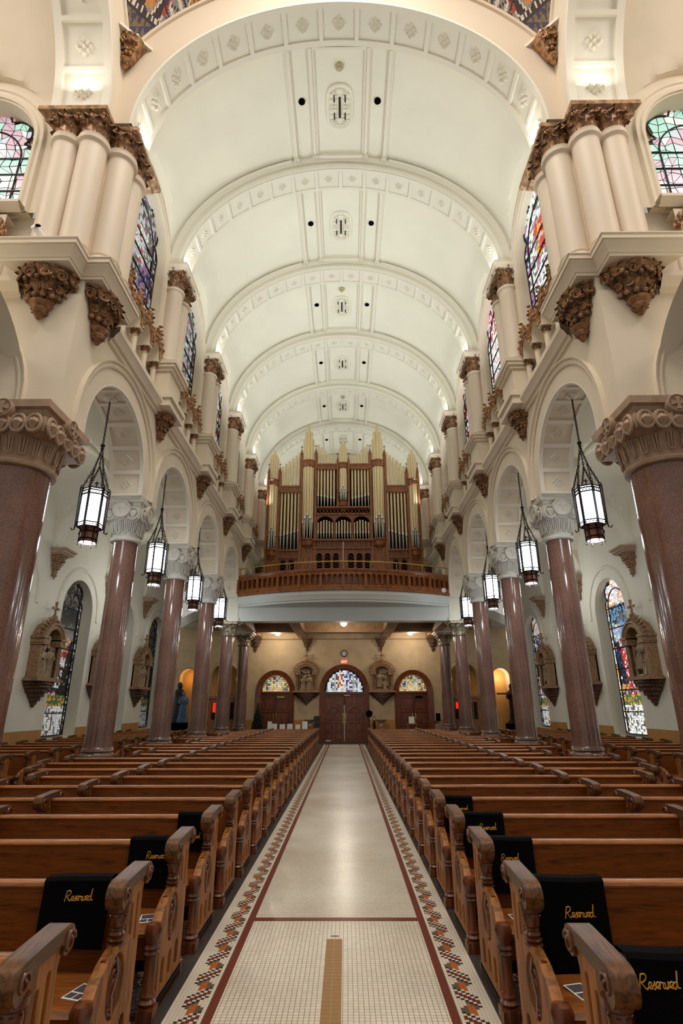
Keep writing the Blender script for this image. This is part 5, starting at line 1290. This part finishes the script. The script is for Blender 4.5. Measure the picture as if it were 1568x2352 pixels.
cu=bpy.data.curves.new('exit','FONT'); cu.body='EXIT'; cu.size=.14; cu.align_x='CENTER'; cu.align_y='CENTER'; cu.extrude=.003
cu.materials.append(mat('exit_white',(255,230,220),.5,emit=1.0)); o=bpy.data.objects.new('lettering',cu); COL.objects.link(o); me=bpy.data.meshes.new_from_object(o.evaluated_get(bpy.context.evaluated_depsgraph_get())); bpy.data.objects.remove(o); o=link('lettering',me,t); o.location=(0,-.034,0); o.rotation_euler=(PI/2,0,0)
def ceil_lamp(x,y,z,label,e=30):
    t=thing('ceiling_lamp',label,'ceiling lamp',(x,y,z))
    f=MB(); f.lathe([(.1,.2),(.1,.0),(.16,-.02),(.16,-.05)],seg=8); f.obj('mount',[IRON],t)
    f=MB(); f.lathe([(.15,-.05),(.15,-.12),(.06,-.2),(0,-.2)],seg=8); f.obj('shade',[GLOW2],t,0)
    lamp('POINT','ceiling_lamp_light',(x,min(y,27.1),z-.5),e*1.9,(1,.89,.74),radius=.08)
ceil_lamp(0,24.7,5.2,'small octagonal ceiling lamp in the middle coffer under the balcony',48)
ceil_lamp(-3.35,28.0,5.2,'small octagonal ceiling lamp over the left rear door',34)
ceil_lamp(3.35,28.0,5.2,'small octagonal ceiling lamp over the right rear door',34)
# fir tree
t=thing('christmas_tree','dark decorated fir tree standing by the rear left column','tree',(-4.05,27.2,0))
f=MB(); f.lathe([(.05,0),(.03,1.6),(0,1.75)],seg=8); f.obj('trunk',[OAKD],t)
f=MB(); rd=random.Random(5)
for k in range(520):
    z=.35+1.4*(k/520)**.8; R=.44*(1.85-z)/1.5; a=k*2.39996; rr=R*rd.uniform(.75,1.05)
    f.tube([(0,0,z+.05),(rr*.6*cos(a),rr*.6*sin(a),z),(rr*cos(a),rr*sin(a),z-.06)],.03,4,taper=lambda t:1.2-t*.9)
f.obj('foliage',[mat('fir_green',(14,30,20),.8)],t)
f=MB()
for k in range(26): z=.45+1.2*k/26; a=k*2.4; R=.44*(1.85-z)/1.5; f.sphere((R*cos(a),R*sin(a),z),.018,6)
f.obj('ornament',[mat('silver_ball',(170,170,180),.2,.8)],t)
f=MB(); f.sphere((0,0,1.8),.04,8); f.obj('tree_topper',[mat('silver_ball',(170,170,180),.2,.8)],t)
# tables and papers
def table(x,y,w,d,h,label,m):
    t=thing('side_table',label,'table',(x,y,0)); f=MB(); f.box(-w/2,w/2,-d/2,d/2,h-.04,h); f.obj('tabletop',[m],t)
    for a in (-1,1):
        for b in (-1,1): f=MB(); f.box(a*(w/2-.05)-.025,a*(w/2-.05)+.025,b*(d/2-.05)-.025,b*(d/2-.05)+.025,0,h-.04); f.obj('leg',[m],t)
table(-2.62,27.4,1.95,.45,.62,'long low table below the left rear door',OAKD)
for x,h,w in ((-3.50,.34,.2),(-3.28,.24,.26),(-2.9,.22,.26),(-2.55,.23,.26),(-2.18,.2,.22),(-1.85,.34,.24)):
    f=MB(); f.box(-w/2,w/2,-.01,.01,0,h,M=T(x,27.35,.62)@Rx(-.12)); o=tag(f.obj('notice_sheet',[WHITE],smooth=0),'white notice sheet propped on the long table, %s from the left'%NB[[-3.50,-3.28,-2.9,-2.55,-2.18,-1.85].index(x)],'notice sheet','notice sheets on the long table')
t=thing('directory_board','black framed letter board on a stand left of the central door','notice board',(-1.3,27.6,0))
f=MB(); f.box(-.15,.15,-.02,.02,.66,.9); f.box(-.15,.15,-.02,.02,.92,1.18); f.obj('board',[mat('board_black',(26,34,40),.4)],t)
f=MB(); f.tube([(0,.03,0),(0,.03,1.2)],.02,6); f.box(-.15,.15,-.12,.12,0,.03); f.obj('stand',[IRON],t)
for x,lab in ((-1.68,'left'),(1.78,'right')):
    t=thing('holy_water_font','carved stone font with shell bowl %s of the central door'%lab,'font',(x,28.1,0))
    f=MB(); f.lathe([(.16,0),(.16,.1),(.09,.14),(.08,.5),(.13,.62),(.12,.78),(.08,.86)],seg=12); f.sphere((0,-.1,.72),.07,8); leaf(f,T(0,-.1,.5)@Rz(PI),.25,.14,.7); f.obj('pedestal',[TANST],t)
    f=MB(); f.lathe([(.06,.86),(.24,.98),(.27,1.02),(.22,1.0),(.05,.93)],seg=18,sc=lambda a,z:1+.06*cos(9*a)); f.obj('bowl',[TANST],t)
t=thing('floor_statue','small dark statue with white face panel right of the central door','statue',(1.42,27.7,0))
f=MB(); f.lathe([(.1,0),(.1,.5),(.06,.55),(.06,.75),(.08,.8)],seg=10); figure(f,0,0,.75,.42); f.obj('figure',[IRON],t); f=MB(); f.box(-.03,.03,-.09,-.07,1.0,1.1); f.obj('face_panel',[WHITE],t)
t=thing('pedestal_fan','round dark fan on a stand beside the central door casing','fan',(1.2,27.9,0))
f=MB(); f.lathe([(0,.04),(.14,.04),(.16,0),(.14,-.04),(0,-.04)],seg=20,M=T(0,0,1.28)@Rx(PI/2)); f.obj('guard',[DARK],t); f=MB(); f.tube([(0,0,0),(0,0,1.15)],.02,6); f.lathe([(.14,0),(.14,.03)],seg=14); f.obj('stand',[IRON],t)
table(3.15,27.3,.5,.35,.86,'small light wood table in front of the right rear door',OAKL)
f=MB(); f.box(-.13,.13,-.012,.012,0,.3,M=T(3.15,27.25,.86)@Rx(-.15)); tag(f.obj('notice_sheet',[WHITE],smooth=0),'white notice sheet standing on the small light wood table','notice sheet')
table(4.0,27.5,.7,.4,.94,'dark high table right of the right rear door',DOORW)
f=MB(); f.box(-.15,.15,-.12,.12,.45,.85); f.box(-.15,.15,-.12,.12,0,.44); tag(f.obj('storage_box',[mat('grey_box',(150,146,140),.6)]),'pale grey box beside the rear right column','box').location=(4.35,27.0,0)
f=MB(); f.box(-.09,.09,-.1,.1,.95,1.3); f.tube([(0,0,0),(0,0,.95)],.02,6); tag(f.obj('speaker_box',[DARK]),'small black loudspeaker on a pole beside the rear right column','speaker').location=(4.45,27.6,0)
# confessionals in the rear arches
for s in (-1,1):
    t=thing('confessional','wooden confessional front in the arch near the rear of the %s aisle'%SN[s],'confessional',(s*6.05,28.75,0))
    f=MB(); f.box(-.74,.74,0,.3,0,2.05); f.box(-.78,.78,-.06,.3,1.98,2.1); f.obj('cabinet',[mat('ochre_wood',(158,112,70),.5,kind='woodz')],t)
    for x in (-.34,.34):
        f=MB(); f.box(x-.2,x+.2,-.02,.0,1.02,1.82); f.obj('curtain',[mat('curtain_dark',(34,14,12),.9)],t)
        f=MB(); f.box(x-.02,x+.02,-.035,-.02,1.02,1.82); f.obj('door_frame',[mat('ochre_wood',(158,112,70),.5,kind='woodz')],t)
    f=MB(); f.box(-s*(-.0)+s*(-.34)*(-1)*(-1)-.17 if s>0 else .0-.5,(s*(-.34)*(1)+.17) if s>0 else -.18,-.03,-.022,1.5 if s>0 else 1.35,1.8); f.obj('red_light',[mat('red_glow',(235,30,24),.5,emit=1.2)],t)
# statues of the rear niches
t=thing('blue_robed_statue','painted statue group, blue robed figure before a dark one, rear of the left aisle','statue',(-7.75,27.3,0))
f=MB(); f.box(-.45,.45,-.35,.35,0,.12); f.box(-.35,.35,-.28,.28,.12,.92); f.obj('plinth',[DARK],t)
f=MB(); figure(f,.16,-.16,.92,1.38,face=.5,seed=3,mh=1); f.obj('figure',[mat('blue_robe',(70,104,136),.5,var=(6,.2)),mat('painted_skin',(150,112,90),.5)],t)
f=MB(); figure(f,-.12,.06,.92,1.78,face=.9,seed=12,arm=0); f.lathe([(.25,.92),(.23,1.6),(.21,2.1),(.15,2.3)],seg=18,c=(-.12,.08,0),sc=lambda a,z:1+.08*sin(6*a)); f.obj('dark_figure',[mat('dark_mantle',(26,28,34),.6)],t)
lamp('POINT','niche_lamp',(-7.85,28.8,3.0),7,(1,.62,.25),radius=.1)
lamp('POINT','niche_lamp',(7.85,28.85,3.0),16,(1,.86,.7),radius=.1)
t=thing('bronze_statue','dark bronze figure under a horizontal beam, rear of the right aisle','statue',(7.95,27.2,0))
f=MB(); f.box(-.45,.45,-.3,.3,0,.1); f.box(-.38,.38,-.26,.26,.1,.85); f.obj('plinth',[DARK],t)
f=MB(); figure(f,.05,0,1.0,1.6,face=-.5,lean=-.05,seed=8); f.lathe([(.4,.85),(.3,.95),(.12,1.1)],seg=14); f.obj('figure',[mat('bronze_dark',(44,28,24),.4,.4)],t)
f=MB(); f.box(-.72,.35,-.06,.06,2.12,2.2); f.obj('beam',[mat('dark_walnut',(78,52,38),.5)],t)
# security camera on the crossing cornice
t=thing('security_camera','small white bullet camera on the left crossing cornice','camera',(-4.98,6.92,8.9))
f=MB(); f.lathe([(0,-.13),(.05,-.13),(.055,-.1),(.055,.1),(.03,.12)],seg=14,M=T(0,0,.14)@Rx(-PI/2-.2)@Ry(.3)); f.obj('housing',[mat('white_enamel',(235,238,240),.4)],t)
f=MB(); f.lathe([(0,.135),(.045,.135)],seg=14,M=T(0,0,.14)@Rx(PI/2-.2)@Ry(.3),caps=False); f.obj('lens',[DARK],t); f=MB(); f.tube([(0,0,0),(0,.03,.1)],.02,6); f.obj('mount',[mat('white_enamel',(235,238,240),.4)],t)
